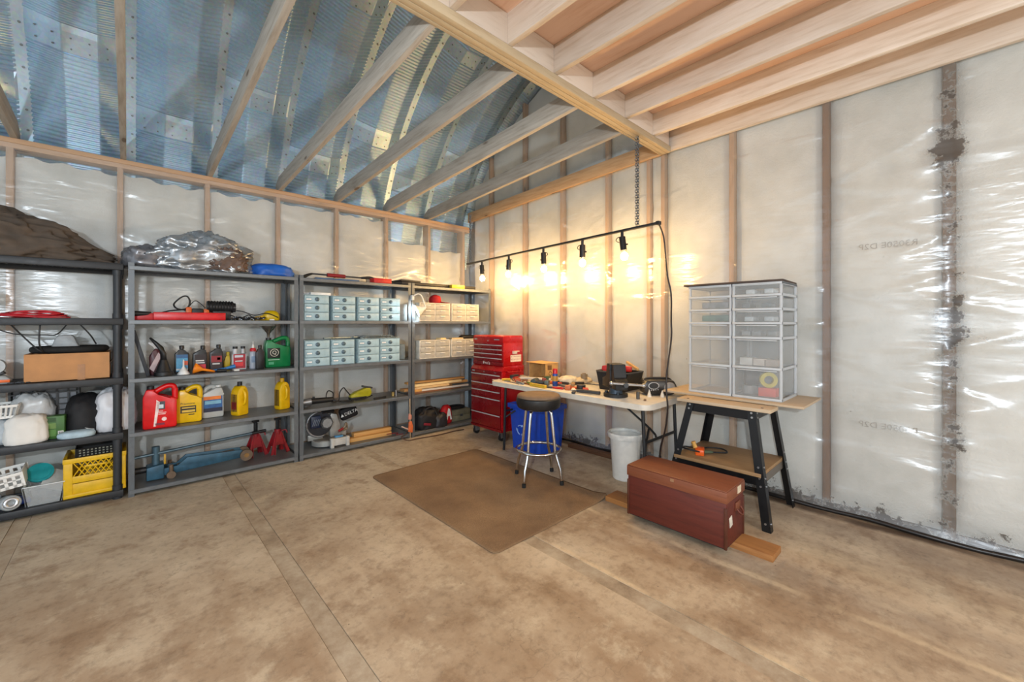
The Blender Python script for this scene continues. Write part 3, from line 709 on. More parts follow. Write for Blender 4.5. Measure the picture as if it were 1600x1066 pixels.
B().cyl((.1, 0, .12), (.118, 0, .12), .043, n=20).o('end_cap', M('#2c2d30', .3), t)
b = B(); r2 = random.Random(3)
for k in range(16): b.tube([(-.12 + .016 * k + .016 * math.cos(a), .02 * (k % 3 - 1) + .013 * math.sin(a), .016 + .007 * (k % 2) + .009 * math.sin(a + k)) for a in [2 * PI * i / 8 for i in range(8)]], .005, 5, True)
single(b, 'steel_chain', M('#5d5f63', .35, .8), 'heap of dark steel chain on the jug rack', 'chain', (.82, 4.49, z))
t = thing('corded_sander', 'yellow corded sander at the right end of the jug rack', 'power tool', (1.03, 4.58, z))
B().blob((0, 0, 0), .075, .05, .10, .04, 1, 2, 28, 16, .8, ridge=False).o('yellow_body', M('#dfb90f', .35), t, smooth=True)
B().prism([(-.17, 0), (-.05, 0), (-.05, .06), (-.17, .025)], -.03, .03, 'y', .008).o('yellow_nose', M('#cfa90f', .4), t)
B().tube([(.05, -.05, .03), (-.05, -.06, .07), (-.15, -.05, .05), (-.25, -.03, .085), (-.33, 0, .09)], .005, 6, sub=6).o('cord', BLK, t, smooth=True)
single(B().tube([(0, 0, 0.006), (.05, -.02, .03), (.1, 0, .05), (.13, .03, .02), (.07, .03, .006), (.0, .01, .03), (-.05, 0, .05)], .005, 6, sub=6), 'loose_flex', BLK, 'loose black power cord lying above the steel chain', 'cord', (.74, 4.56, z), smooth=True)
single(B().box(-.02, .02, -.01, .01, 0, .012, .003), 'white_tag', WHT, 'small white tag at the front edge of the jug rack shelf', 'tag', (1.00, 4.42, z))

z = SH[2]
single(B().obox((0, 0, .19), (.026, .04, .385), (0, -.235, 0), .003), 'steel_bar', M('#3a3d42', .5, .4), 'dark flat steel bar leaning on the rack post', 'bar', (.075, 4.50, z + .003))
def bottle(name, label, x, y, w, d, h, col, capcol='#18181a', neck=0., lab=None, rz=0, neckr=.014, shoulder=.72, body_mat=None, bands=()):
    t = thing(name, label, 'bottle', (x, y, z), rz)
    hs = h * shoulder; hn = h - .03
    poly = [(-w / 2 + .006, 0), (w / 2 - .006, 0), (w / 2, .008), (w / 2, hs), (neck + neckr, hn - .012), (neck + neckr, hn), (neck - neckr, hn), (neck - neckr, hn - .012), (-w / 2, hs), (-w / 2, .008)]
    B().prism(poly, -d / 2, d / 2, 'y', .0065).o('bottle_body', body_mat or M(col, .35, 0, .12), t)
    B().lathe([(0, 0), (neckr * 1.25, 0), (neckr * 1.25, .026), (neckr * 1.1, .03), (0, .03)], (neck, 0, hn), 16).o('cap', M(capcol, .4), t)
    if lab:
        lo = B().box(-w / 2 + .01, w / 2 - .01, -d / 2 - .0018, -d / 2 - .0003, h * .08, hs * .93).o('label', M(lab, .45, 0, .15, 40), t)
        for (z0, z1, c_, x0, x1) in bands: B().box(-w / 2 + .01 + (w - .02) * x0, -w / 2 + .01 + (w - .02) * x1, -d / 2 - .0028, -d / 2 - .0019, h * z0, h * z1).o('print_band', M(c_, .45), lo)
    return t
t = thing('spray_bottle', 'dark spray bottle with red label behind the black funnel', 'bottle', (.175, 4.56, z))
B().prism([(-.045, 0), (.05, 0), (.052, .15), (.02, .215), (-.01, .225), (-.025, .2), (-.047, .16)], -.03, .03, 'y', .01).o('bottle_body', M('#4d1c24', .35, 0, .3, 30), t)
B().prism([(-.047, .06), (-.02, .03), (.03, .16), (.01, .19)], -.0325, -.031, 'y').o('label', M('#c9b3b6', .5), t)
B().prism([(-.018, .215), (.022, .215), (.018, .25), (-.05, .28), (-.055, .262), (-.02, .24)], -.012, .012, 'y', .003).o('trigger_head', M('#c9ccd0', .4), t)
t = thing('funnel', 'black long-necked funnel standing on its wide rim', 'funnel', (.215, 4.465, z))
B().lathe([(.058, 0), (.062, .004), (.062, .03), (.054, .032), (.05, .04), (.022, .13), (.0, .13)], n=24).o('cone', BLK, t, smooth=False)
B().tube([(0, 0, .12), (-.002, 0, .18), (-.015, 0, .225), (-.045, 0, .265), (-.085, 0, .315)], [.021, .02, .019, .015, .007], 12).o('neck', BLK, t, smooth=True)
bottle('oil_bottle', 'black oil bottle with light blue label behind the white funnel', .34, 4.56, .098, .06, .24, '#17181c', lab='#4f9ac4', neck=0, bands=((.55, .68, '#2a5f92', 0, 1), (.3, .45, '#d65f3c', .55, 1), (.12, .18, '#cfd6da', 0, 1)))
t = thing('funnel', 'small white plastic funnel upside down before the blue label', 'funnel', (.345, 4.465, z))
B().lathe([(.042, 0), (.044, .004), (.02, .04), (.007, .065), (.004, .125), (0, .125)], n=20).o('cone', M('#e5e6e4', .4), t, smooth=True)
bottle('oil_bottle', 'black oil bottle with red label, left of the two alike', .465, 4.56, .10, .06, .235, '#17171a', lab='#241316', neck=.022, bands=((.12, .3, '#c9263a', 0, 1), (.42, .46, '#d9d9d9', .1, .85), (.34, .38, '#cfcfd2', .1, .9)))
t = thing('funnel', 'orange plastic funnel lying on its side on the shelf', 'funnel', (.475, 4.45, z))
B().lathe([(.045, 0), (.045, .006), (.012, .06), (.009, .15), (0, .15)], (-.06, 0, .046), 20, rot=(0, PI / 2 + .25, 0)).o('cone', M('#ef8a1e', .45), t, smooth=True)
bottle('oil_bottle', 'black oil bottle with dark red label, right of the two alike', .585, 4.57, .098, .06, .24, '#1a1a1c', lab='#2a1416', neck=.018, bands=((.34, .58, '#8a1420', 0, 1), (.42, .52, '#d86a78', .55, .85), (.26, .31, '#d4d4d6', .1, .8)))
bottle('additive_bottle', 'small yellow bottle behind the blue funnel spout', .675, 4.64, .05, .04, .165, '#d8b51c', '#cdb01b', neck=.01, neckr=.011, shoulder=.5)
single(B().tube([(-.09, 0, .012), (0, 0, .022), (.08, 0, .04)], [.008, .011, .018], 12), 'funnel_spout', M('#2f77b5', .45), 'blue plastic spout lying before the dark red label bottle', 'spout', (.64, 4.50, z))
single(B().cyl((-.035, 0, .014), (.035, 0, .014), .014, n=14), 'hose_fitting', BLK, 'short black hose fitting at the end of the orange funnel', 'fitting', (.61, 4.44, z))
t = bottle('fuel_treatment', 'grey twin-neck bottle with red and white label', .76, 4.57, .115, .055, .17, '#b9bcc0', neck=-.03, lab='#a31b2b', shoulder=.92, bands=((.2, .45, '#e02b34', .1, .8), (.68, .8, '#c7ccd6', .1, .8), (.42, .5, '#f0e8e8', .15, .75)))
t['category'] = 'bottle'
B().cyl((.032, 0, .15), (.032, 0, .195), .015, n=14).o('second_neck', M('#b9bcc0', .35), t); B().cyl((.032, 0, .195), (.032, 0, .217), .018, n=14).o('cap', BLK, t)
B().cyl((-.03, 0, .14), (-.03, 0, .195), .019, n=14).o('dosing_chamber', M('#c5c8cc', .3), t); B().cyl((-.03, 0, .195), (-.03, 0, .217), .02, n=14).o('cap', BLK, t)
t = thing('glue_bottle', 'clear bottle with red collar and pointed nozzle', 'bottle', (.875, 4.575, z))
B().lathe([(0, 0), (.028, 0), (.03, .006), (.03, .15), (.024, .165), (0, .165)], n=18).o('bottle_body', M('#c3cbd8', .25, 0, .05, alpha=.8), t, smooth=True)
B().lathe([(.026, .165), (.026, .185), (.018, .198), (0, .198)], n=18).o('collar', M('#c4202c', .4), t); B().lathe([(.012, .198), (.01, .225), (.004, .232), (.003, .26), (0, .26)], n=12).o('nozzle', M('#dcdcda', .4), t)
B().box(-.018, .018, -.032, -.03, .06, .12).o('label', M('#8aa0bb', .5), t)
bottle('oil_bottle', 'slim plain black bottle in front of the green jug', .915, 4.49, .07, .05, .225, '#141416', neck=0, neckr=.012)
def jug(name, label, x, y, zz, w, d, h, col, cap='#17171a', capx=-.28, hole=((.06, .60), (.40, .62), (.40, .42), (.02, .70)), rz=0, mat=None, arch=None):
    """handled jug: bevelled outline with a grip tube bridging the neck and the far shoulder"""
    t = thing(name, label, 'jug', (x, y, zz), rz); m = mat or M(col, .33, 0, .1)
    cx = capx * w
    poly = [(-w / 2, .01), (-w / 2 + .01, 0), (w / 2 - .01, 0), (w / 2, .01), (w / 2, h * .66), (w / 2 - .035, h * .70), (cx + .10 * w + .02, h * .74), (cx + .12 * w, h * .90), (cx - .12 * w, h * .90), (-w / 2, h * .72)]
    B().prism(poly, -d / 2, d / 2, 'y', .012).o('jug_body', m, t)
    a = arch or [(cx + .06 * w, h * .80), (.02 * w, h * .90), (.22 * w, h * .955), (w * .38, h * .94), (w * .435, h * .84), (w * .44, h * .62)]
    B().tube([(px, 0, pz) for px, pz in a], .021, 10, sub=4).o('handle', m, t, smooth=True)
    B().cyl((cx, 0, h * .895), (cx, 0, h * .965), .024, n=18).o('cap', M(cap, .4), t)
    return t
t = jug('oil_jug', 'green motor oil jug with dark round emblem', 1.085, 4.60, z, .225, .11, .30, '#0f7d44', capx=-.33)
lb = B().box(-.095, .015, -.0585, -.0565, .09, .19, .0005).o('label', M('#15211a', .5), t)
B().lathe([(.033, 0), (.038, 0), (.038, .001), (.033, .001), (.033, 0)], (-.035, -.0595, .145), 26, rot=(PI / 2, 0, 0)).o('emblem_ring', M('#d9d2bf', .4), lb)
text('emblem_letter', 'Q', .05, M('#d9d2bf', .4), lb, (-.035, -.0592, .145))
B().box(-.09, .01, -.0585, -.0567, .072, .079).o('label_line', M('#bcd8c4', .5), t); B().box(-.085, -.04, -.0585, -.0567, .03, .055).o('label_line', M('#4fa87a', .5), t)
t = thing('metal_funnel', 'bare steel funnel sitting in the neck of the green jug', 'funnel', (1.01, 4.60, z + .292))
B().lathe([(.01, -.0), (.014, .04), (.07, .112), (.073, .116), (.068, .112), (.01, .042), (.008, 0), (.01, 0)], n=24).o('cone', M('#8d8a84', .3, .9), t, smooth=True)
t = thing('hose_plug', 'white plug and small fitting lying before the twin-neck bottle', 'fitting', (.72, 4.43, z)); B().cyl((-.02, 0, .008), (.02, 0, .008), .008, n=12).o('plug', WHT, t); B().cyl((-.03, 0, .008), (-.02, 0, .008), .006, n=12).o('pin', SILV, t)
z = SH[1]
t = jug('oil_jug', 'large red oil jug with white slanted label stripe', .195, 4.475, z, .215, .115, .355, '#d80f14', rz=-.08)
B().prism([(-.04, .02), (-.025, .02), (.0, .215), (-.022, .235), (-.022, .215)], -.0602, -.0585, 'y').o('label_stripe', M('#f0d8d2', .4), t)
lb = B().box(-.018, .032, -.0602, -.0586, .155, .22).o('label', M('#40434a', .4), t); B().box(-.006, .022, -.0612, -.0603, .165, .195).o('label_patch', M('#c8d2d8', .4), lb)
for k, wd in enumerate((.03, .05, .045)): B().box(-.01, -.01 + wd, -.0602, -.0586, .138 - k * .012, .143 - k * .012).o('label_line', M('#f4d9d4', .4), t)
B().lathe([(.0, 0), (.016, 0), (.016, .001), (0, .001)], (.027, -.0597, .075), 20, rot=(PI / 2, 0, 0)).o('round_badge', M('#f0cfc9', .4), t)
B().box(-.03, .03, -.0602, -.0586, .028, .045).o('label_line', M('#7d1030', .4), t)
t = jug('antifreeze_jug', 'yellow antifreeze jug with black label next to the red jug', (.385), 4.565, z, .185, .12, .315, '#e8bd0c', capx=-.22, rz=-.05)
text('brand_text', 'Prestone', .026, BLK, t, (-.005, -.0612, .165), sx=1.05)
lb = B().box(-.055, .052, -.0622, -.0606, .085, .145).o('label', M('#2c2410', .4), t)
for z0, z1 in ((.125, .135), (.092, .11)): B().box(-.045, .045, -.0632, -.0623, z0, z1).o('label_line', M('#d8b948', .5), lb)
B().box(.0, .04, -.0622, -.0606, .066, .074).o('label_line', BLK, t)
t = jug('washer_jug', 'milky grey jug with orange and blue label', .565, 4.645, z, .165, .11, .30, '#b9bcb9', cap='#dfe0dc', capx=.28, mat=M('#c2c5c2', .35, 0, .06, alpha=.92), arch=[(.2 * .165, .245), (.0, .28), (-.05, .255), (-.072, .19)])
lb = B().box(-.07, .07, -.0572, -.0556, .055, .195).o('label', M('#2b5f9c', .4, 0, .3, 30), t)
B().box(-.07, .06, -.0582, -.0573, .165, .195).o('label_orange', M('#e07a28', .4), lb); B().box(-.06, .06, -.0582, -.0573, .125, .155).o('label_sky', M('#7fb7d2', .4), lb); B().box(-.07, .07, -.0582, -.0573, .055, .09).o('label_dark', M('#20233f', .4), lb)
for x, y, lbl, rz in ((.765, 4.56, 'yellow quart bottle with handle grip, alone mid shelf', .5), (1.13, 4.59, 'yellow quart bottle with handle grip, by the right post', .35)):
    t = thing('oil_bottle', lbl, 'bottle', (x, y, z), rz)
    B().prism([(-.055, .01), (-.045, 0), (.045, 0), (.055, .01), (.055, .20), (.04, .25), (.018, .275), (-.018, .275), (-.045, .24), (-.055, .2)], -.05, .05, 'y', .014).o('bottle_body', YEL, t)
    B().cyl((0, 0, .27), (0, 0, .31), .02, n=16).o('cap', BLK if x < 1 else M('#c79b0c', .4), t)
    B().tube([(.0, -.045, .235), (.0, -.068, .20), (.0, -.068, .13), (0, -.045, .1)], .012, 8, sub=4).o('grip', YEL, t, smooth=True)
    lb = B().box(-.0568, -.0553, -.035, .035, .04, .2).o('label', M('#8a6a18', .45), t)
    if x < 1: B().box(-.058, -.0569, -.03, .03, .06, .13).o('label_red', M('#7a1c16', .4), lb)
    text('brand_text', 'PENNZOIL', .034, BLK, t, (-.058, 0, .12), (PI / 2, PI / 2, -PI / 2))
# bottom: floor jack, stands
z = SH[0]
t = thing('floor_jack', 'long blue steel floor jack lying on the bottom shelf', 'floor jack', (.47, 4.56, z))
JB = M('#2f566c', .45, .25, .35, 14, .1); RUST = M('#6d5c4c', .6, .4, .3, 20)
for s in (-1, 1):
    B().prism([(-.26, .03), (.30, .06), (.32, .10), (.30, .13), (-.10, .15), (-.16, .09), (-.26, .09)], s * .055 - .006, s * .055 + .006, 'y', .003).o('side_plate', JB, t)
B().prism([(-.16, .085), (.25, .125), (.25, .115), (-.16, .06)], -.05, .05, 'y').o('cover_plate', M('#6f6a63', .55, .3, .3, 20), t)
B().prism([(-.36, .01), (-.25, .01), (-.25, .13), (-.36, .115)], -.07, .07, 'y', .006).o('rear_block', JB, t)
B().cyl((.335, -.085, .078), (.335, -.05, .078), .05, n=24).o('front_wheel', RUST, t); B().cyl((.335, -.09, .078), (.335, -.085, .078), .02, n=16).o('hub', M('#8d6b3d', .5, .4), t)
B().cyl((.335, .05, .078), (.335, .085, .078), .05, n=24).o('front_wheel', RUST, t)
for s in (-1, 1):
    B().cyl((-.205, s * .095, .032), (-.205, s * .07, .032), .031, n=18).o('caster_wheel', RUST, t); B().cyl((-.205, s * .08, .06), (-.205, s * .08, .115), .014, n=12).o('caster_stem', RUST, t)
B().cyl((-.30, 0, .11), (-.30, 0, .27), .026, n=16).o('handle_socket', M('#4f6c7c', .4, .4), t)
B().cyl((-.44, -.02, .205), (.40, .04, .245), .013, n=12).o('handle', M('#5e7481', .35, .6), t); B().cyl((.40, .04, .245), (.52, .048, .251), .015, n=12).o('grip', BLK, t)
B().cyl((-.43, 0, .09), (-.36, 0, .09), .026, n=14).o('pump_knob', BLK, t); B().box(-.252, -.238, -.075, -.06, .13, .21, .003).o('yellow_lever', M('#b9932f', .5), t)
for x, y, lbl in ((.92, 4.70, 'red jack stand with black ratchet post, left of the pair'), (1.105, 4.66, 'red jack stand with black ratchet post, right of the pair')):
    t = thing('jack_stand', lbl, 'jack stand', (x, y, z), .25, 'pair of red jack stands')
    RS = M('#8c1720', .45, 0, .35, 14)
    for s in (-1, 1):
        B().prism([(-.095, 0), (-.07, 0), (-.035, .085), (.035, .085), (.07, 0), (.095, 0), (.03, .21), (-.03, .21)], -.003, .003, 'y', c=(0, s * .055, 0), rot=(s * .16, 0, 0)).o('side_plate', RS, t)
        B().prism([(-.08, 0), (-.055, 0), (-.03, .07), (.03, .07), (.055, 0), (.08, 0), (.03, .205), (-.03, .205)], -.003, .003, 'x', c=(s * .06, 0, 0), rot=(0, -s * .16, 0)).o('side_plate', RS, t)
    B().cyl((0, 0, .17), (0, 0, .235), .03, n=14).o('collar', RS, t)
    b = B(); b.box(-.014, .014, -.011, .011, .17, .33, .002)
    for k in range(6): b.box(.014, .021, -.009, .009, .235 + k * .014, .243 + k * .014)
    b.box(-.03, .03, -.018, .018, .325, .345, .005); b.o('ratchet_post', BLK, t)
    B().tube([(.03, -.02, .215), (.06, -.04, .22), (.07, -.05, .19)], .006, 8, sub=3).o('release_handle', RS, t)

# ---------------------------------------------------------------- rack with drawer boxes
def copy_tree(o, loc, label=None, rz=None):
    def rec(s, par):
        c_ = s.copy(); C.objects.link(c_); c_.parent = par
        for ch in [q for q in s.children]: rec(ch, c_)
        return c_
    r = rec(o, None); r.location = loc
    if label: r['label'] = label
    if rz is not None: r.rotation_euler = (0, 0, rz)
    return r
def drawer_box():
    t = thing('drawer_box', 'x', 'drawer box', (0, 0, 0), 0, 'pale blue three-drawer boxes'); w, d, h = .245, .30, .262
    b = B(); b.box(-w / 2, -w / 2 + .004, -d / 2, d / 2, 0, h).box(w / 2 - .004, w / 2, -d / 2, d / 2, 0, h).box(-w / 2, w / 2, d / 2 - .004, d / 2, 0, h)
    for k in range(4): b.box(-w / 2, w / 2, -d / 2, d / 2, k * .086, k * .086 + .004)
    b.o('case', FROST, t)
    for k in range(3):
        z0 = .005 + k * .086
        dr = B().box(-w / 2 + .006, w / 2 - .006, -d / 2 - .008, -d / 2 + .0, z0, z0 + .078, .003).box(-w / 2 + .008, w / 2 - .008, -d / 2, d / 2 - .02, z0, z0 + .004).o('drawer', FROST, t)
        B().lathe([(0, 0), (.021, 0), (.021, .008), (.012, .014), (0, .014)], (.002, -d / 2 - .008, z0 + .04), 16, rot=(PI / 2, 0, 0)).o('knob', M('#4d6470', .35), dr)
        B().box(-w / 2 + .016, -w / 2 + .075, -d / 2 - .0092, -d / 2 - .008, z0 + .022, z0 + .056).o('card_holder', M('#7fa3b3', .4), dr)
        B().box(-w / 2 + .022, -w / 2 + .07, -d / 2 - .0104, -d / 2 - .0093, z0 + .03, z0 + .046).o('name_card', M('#eef2f2', .5), dr)
        b = B(); r3 = random.Random(k)
        for _ in range(7): b.obox((r3.uniform(-.09, .09), r3.uniform(-.11, .05), z0 + .018), (.03, .03, .022), (0, 0, r3.uniform(0, 3)))
        tag(b.o('small_parts', M('#5d7079', .6), dr), kind='stuff')
    return t
proto = drawer_box(); first = True
POSN = ['leftmost', 'second from left', 'third from left', 'rightmost']
for z, xs, nm in ((SH[3], (1.40, 1.675, 1.945, 2.205), 'upper'), (SH[2], (1.405, 1.665, 1.945, 2.20), 'lower')):
    for i, x in enumerate(xs):
        lbl = f'pale blue three-drawer box, {POSN[i]} in the {nm} row'
        if first: proto.location = (x, 4.56, z); proto['label'] = lbl; first = False
        else: copy_tree(proto, (x, 4.555 + .004 * i, z), lbl)
def wide_box():
    t = thing('drawer_cabinet', 'x', 'drawer box', (0, 0, 0), 0, 'white framed clear drawer cabinets'); w, d, h = .44, .2, .225
    b = B(); F = M('#ddd8cc', .45)
    for x0, x1 in ((-w / 2, -w / 2 + .012), (-.006, .006), (w / 2 - .012, w / 2)): b.box(x0, x1, -d / 2, d / 2, 0, h, .001)
    b.box(-w / 2, w / 2, -d / 2, d / 2, 0, .010).box(-w / 2, w / 2, -d / 2, d / 2, h - .010, h).box(-w / 2, w / 2, d / 2 - .004, d / 2, 0, h)
    b.o('case', F, t)
    for i in range(2):
        for k in range(3):
            x0 = -w / 2 + .015 + i * .213; z0 = .0105 + k * .068
            dr = B().box(x0, x0 + .195, -d / 2 - .004, -d / 2 + .002, z0, z0 + .064, .002).box(x0, x0 + .195, -d / 2, d / 2 - .01, z0, z0 + .003).o('drawer', M('#d6d2c6', .3, 0, .06, alpha=.6), t)
            B().box(x0 + .06, x0 + .135, -d / 2 - .016, -d / 2 - .004, z0 + .045, z0 + .055, .002).o('pull', M('#e8e6de', .4), dr)
            b = B(); r3 = random.Random(k + 5 * i)
            for _ in range(8): b.obox((x0 + r3.uniform(.03, .165), r3.uniform(-.08, .06), z0 + .015), (.035, .02, .02), (0, 0, r3.uniform(0, 3)))
            tag(b.o('small_parts', M('#8a8072', .6), dr), kind='stuff')
    return t
proto = wide_box()
for i, (x, z, lbl) in enumerate(((2.80, SH[3], 'white framed clear drawer cabinet under the red cap, upper left'), (3.27, SH[3], 'white framed clear drawer cabinet, upper right beside the corner'), (2.80, SH[2], 'white framed clear drawer cabinet, lower left beside grey post'), (3.265, SH[2], 'white framed clear drawer cabinet, lower right above the scrap wood'))):
    if i == 0: proto.location = (x, 4.505, z); proto['label'] = lbl
    else: copy_tree(proto, (x, 4.505, z), lbl)
# things on and around the drawer boxes
single(B().box(-.1, .1, -.03, .03, 0, .028, .003), 'ballast', M('#e4e6e6', .4), 'white electronic ballast on the leftmost upper drawer box, upper', 'ballast', (1.42, 4.57, SH[3] + .2625))
single(B().box(-.1, .1, -.03, .03, 0, .028, .003), 'ballast', M('#e9ebea', .4), 'white electronic ballast overhanging the leftmost upper drawer box', 'ballast', (1.46, 4.49, SH[3] + .2625))
single(B().box(-.075, .075, -.15, .15, 0, .2, .006), 'grey_carton', M('#8f8d89', .6), 'plain grey carton right of the upper drawer boxes', 'carton', (2.37, 4.61, SH[3]))
single(B().box(-.06, .06, -.12, .12, 0, .18, .006), 'grey_carton', M('#8a979c', .6), 'plain grey carton right of the lower drawer boxes', 'carton', (2.385, 4.63, SH[2]))
b = B()
for k in range(3): b.obox((0, 0, .006 + k * .011), (.42 - .05 * k, .26, .004), (0, .0, .05 * k)).box(-.21 + .025 * k, .21 - .025 * k, -.132, -.128, k * .011, k * .011 + .016)
single(b, 'metal_tray', M('#87959b', .25, .8), 'stack of thin metal trays on the lower drawer boxes', 'tray', (2.07, 4.56, SH[2] + .2625))
single(B().obox((0, 0, .012), (.34, .022, .014), (0, 0, .2), .003).obox((.2, .035, .012), (.09, .04, .016), (0, 0, .3), .003), 'flat_file', M('#96a4a8', .3, .7), 'flat metal file across the lower left drawer boxes', 'file', (1.66, 4.52, SH[2] + .264))
t = thing('cap', 'red cloth cap on the upper left clear drawer cabinet', 'cap', (2.86, 4.50, SH[3] + .2255)); B().blob((0, 0, 0), .075, .075, .11, .1, 2, 2, 28, 14, .9).o('crown', M('#a3171f', .8), t, smooth=True)
B().obox((.1, -.03, .012), (.13, .1, .006), (0, .08, 0), .002).o('brim', M('#7c1219', .8), t)
single(B().obox((0, 0, .011), (.11, .08, .022), (0, 0, .3), .004), 'wood_block', M('#d9c596', .6), 'tan wooden block on the lower left clear drawer cabinet', 'block', (2.93, 4.47, SH[2] + .2255))
single(B().obox((0, 0, .009), (.17, .09, .018), (0, 0, -.1), .003), 'sanding_block', M('#c9b48a', .7), 'flat tan sanding sheet stack on the lower right cabinet', 'sandpaper', (3.16, 4.47, SH[2] + .2255))
single(B().blob((0, 0, 0), .13, .06, .05, .1, 2, 8, 24, 10, .7), 'soft_case', M('#1d1714', .5), 'black soft case on the lower right clear drawer cabinet', 'case', (3.38, 4.52, SH[2] + .2255), smooth=True)
# top of the rack
t = thing('snow_brush', 'snow brush with red grip along the rack top', 'brush', (1.72, 4.55, SH[4] + .004))
B().cyl((-.32, 0, .06), (.2, 0, .055), .009, n=10).o('shaft', DGR, t); B().cyl((-.17, 0, .059), (.02, 0, .057), .02, n=14).o('grip', M('#8d1c24', .6), t)
B().tube([(-.32, 0, .06), (-.36, 0, .045), (-.40, 0, .02), (-.41, 0, .002)], [.01, .014, .02, .012], 10, sub=3).o('scraper_blade', BLK, t)
b = B(); b.tube([(.2, 0, .055), (.3, 0, .06), (.38, 0, .04), (.42, 0, .012)], [.012, .02, .016, .01], 10, sub=3); b.o('brush_back', BLK, t, smooth=True); B().box(.26, .40, -.015, .015, .008, .045, .004).o('bristles', M('#b9a48a', .9), t)
single(B().box(-.105, .105, -.06, .06, 0, .055, .004), 'red_box', M('#c4181c', .4), 'small red flat box at the right of the snow brush', 'box', (2.11, 4.46, SH[4]))
single(B().obox((0, 0, .01), (.45, .04, .014), (0, 0, -.04), .002), 'blue_straightedge', M('#35608c', .4), 'blue straightedge lying before the snow brush', 'ruler', (1.62, 4.44, SH[4]))
t = thing('folding_tray', 'dark flat metal panel on top of the corner rack', 'panel', (2.92, 4.6, SH[4]))
B().obox((0, 0, .028), (1.1, .30, .035), (0, 0, 0), .006).o('panel', M('#3b3937', .45, .5), t); B().obox((-.42, 0, .058), (.26, .28, .022), (0, .02, 0), .005).o('raised_end', M('#45423e', .5, .4), t)
single(B().box(-.10, .10, -.03, .03, 0, .045, .003), 'yellow_case', M('#d8b021', .45), 'small yellow flat box before the dark panel', 'box', (3.14, 4.415, SH[4]))
# clip lamp on the post between the racks
t = thing('clip_lamp', 'white clip-on lamp with curved arm on the rack post', 'lamp', (2.455, 4.345, 1.66))
B().obox((0, .012, .0), (.03, .05, .06), (0, 0, 0), .006).o('clip', WHT, t)
B().tube([(.0, -.015, .02), (.05, -.03, .045), (.1, -.03, .02), (.135, -.03, -.06), (.16, -.03, -.12)], .008, 8, sub=5).o('arm', WHT, t, smooth=True)
B().lathe([(.02, .0), (.028, -.03), (.075, -.105), (.077, -.108), (.071, -.106), (.024, -.032), (.0, -.01), (.02, .0)], (.15, -.03, -.115), 24, rot=(.35, 1.15, 0)).o('shade', M('#ecebe6', .4), t, smooth=True)
B().sph((.075, -.005, -.155), .026, 12).o('bulb', M('#d8f0ff', .3, emit=300), t, smooth=True)
# tools on shelf 2
z = SH[1]
t = thing('angle_grinder', 'black and silver angle grinder on the mitre saw rack', 'power tool', (1.43, 4.50, z))
B().cyl((-.06, 0, .055), (.16, 0, .05), .032, .026, 16).o('motor_body', BLK, t); B().cyl((-.14, 0, .05), (-.06, 0, .055), .03, .04, 16).o('gear_head', M('#9a9c9e', .35, .7), t)
B().cyl((-.12, -.01, .012), (-.12, -.01, .03), .055, n=24).o('disc_guard', DGR, t); B().cyl((-.03, 0, .085), (-.03, 0, .10), .012, n=10).o('switch', BLK, t)
B().tube([(.16, 0, .05), (.22, -.02, .02), (.30, .03, .008), (.38, 0, .008), (.33, -.05, .008), (.24, -.03, .015)], .006, 6, sub=5).o('cord', BLK, t, smooth=True)
t = thing('detail_sander', 'lime green sander with looping cord on the mitre saw rack', 'power tool', (1.93, 4.60, z))
B().prism([(-.12, .02), (.10, .02), (.125, .06), (.11, .115), (.05, .12), (-.05, .085), (-.12, .055)], -.04, .04, 'y', .012).o('green_body', M('#a8a41e', .4, 0, .15), t)
B().box(-.12, .06, -.042, .042, 0, .03, .006).o('black_base', BLK, t); B().obox((.08, 0, .125), (.12, .05, .02), (0, .25, 0), .006).o('top_grip', DGR, t)
B().tube([(-.11, 0, .05), (-.17, -.02, .12), (-.2, -.03, .15), (-.24, -.03, .10), (-.25, -.03, .02), (-.32, -.04, .01), (-.38, -.03, .06), (-.36, -.02, .13), (-.3, 0, .1), (-.29, -.02, .02), (-.15, -.05, .008), (-.02, -.09, .008), (.12, -.05, .03)], .006, 6, sub=5).o('cord', BLK, t, smooth=True)
single(B().box(-.075, .075, -.012, .012, 0, .018, .005), 'utility_knife', BLK, 'black utility knife at the front of the saw rack', 'knife', (2.10, 4.46, z), .1)
t = thing('metal_fitting', 'small brass and steel fittings beside the rack post', 'fitting', (2.29, 4.52, z)); B().cyl((0, 0, 0), (0, 0, .045), .018, n=8).o('nut', M('#a98f55', .4, .6), t); B().cyl((.05, .02, 0), (.05, .02, .06), .012, n=10).o('pin', SILV, t)
# bottom: mitre saw
z = SH[0]
t = thing('mitre_saw', 'grey mitre saw with black dust bag on the bottom shelf', 'mitre saw', (1.58, 4.60, z))
AL = M('#a9aaa6', .45, .4, .15); BD = M('#1f2a44', .4, 0, .2)
B().cyl((-.03, 0, .012), (-.03, 0, .062), .135, n=32).o('turntable', AL, t); B().cyl((-.03, 0, .062), (-.03, 0, .07), .12, n=32).o('table_plate', M('#8b8984', .4, .6), t)
B().box(-.02, .14, -.195, -.15, .02, .095, .006).o('table_arm', M('#b3b4b0', .45), t)
for x in (-.03, .13): B().box(x - .012, x + .022, -.205, -.16, 0, .1, .005).o('foot', M('#b8b9b5', .45), t)
B().box(.02, .1, -.16, -.11, .095, .11, .003).o('scale_plate', M('#4d8cbc', .4), t)
for x0 in (-.2, .05): B().box(x0, x0 + .15, .02, .045, .06, .12, .004).o('fence', AL, t)
B().cyl((-.09, -.025, .235), (-.09, -.005, .235), .125, n=36).o('blade_guard', M('#24262c', .35), t)
b = B(); b.tube([(-.09 + .133 * math.cos(a), -.015, .235 + .133 * math.sin(a)) for a in [PI * .55 + PI * 1.05 * i / 20 for i in range(21)]], .012, 8); b.o('guard_rim', M('#8f9194', .4, .5), t, smooth=True)
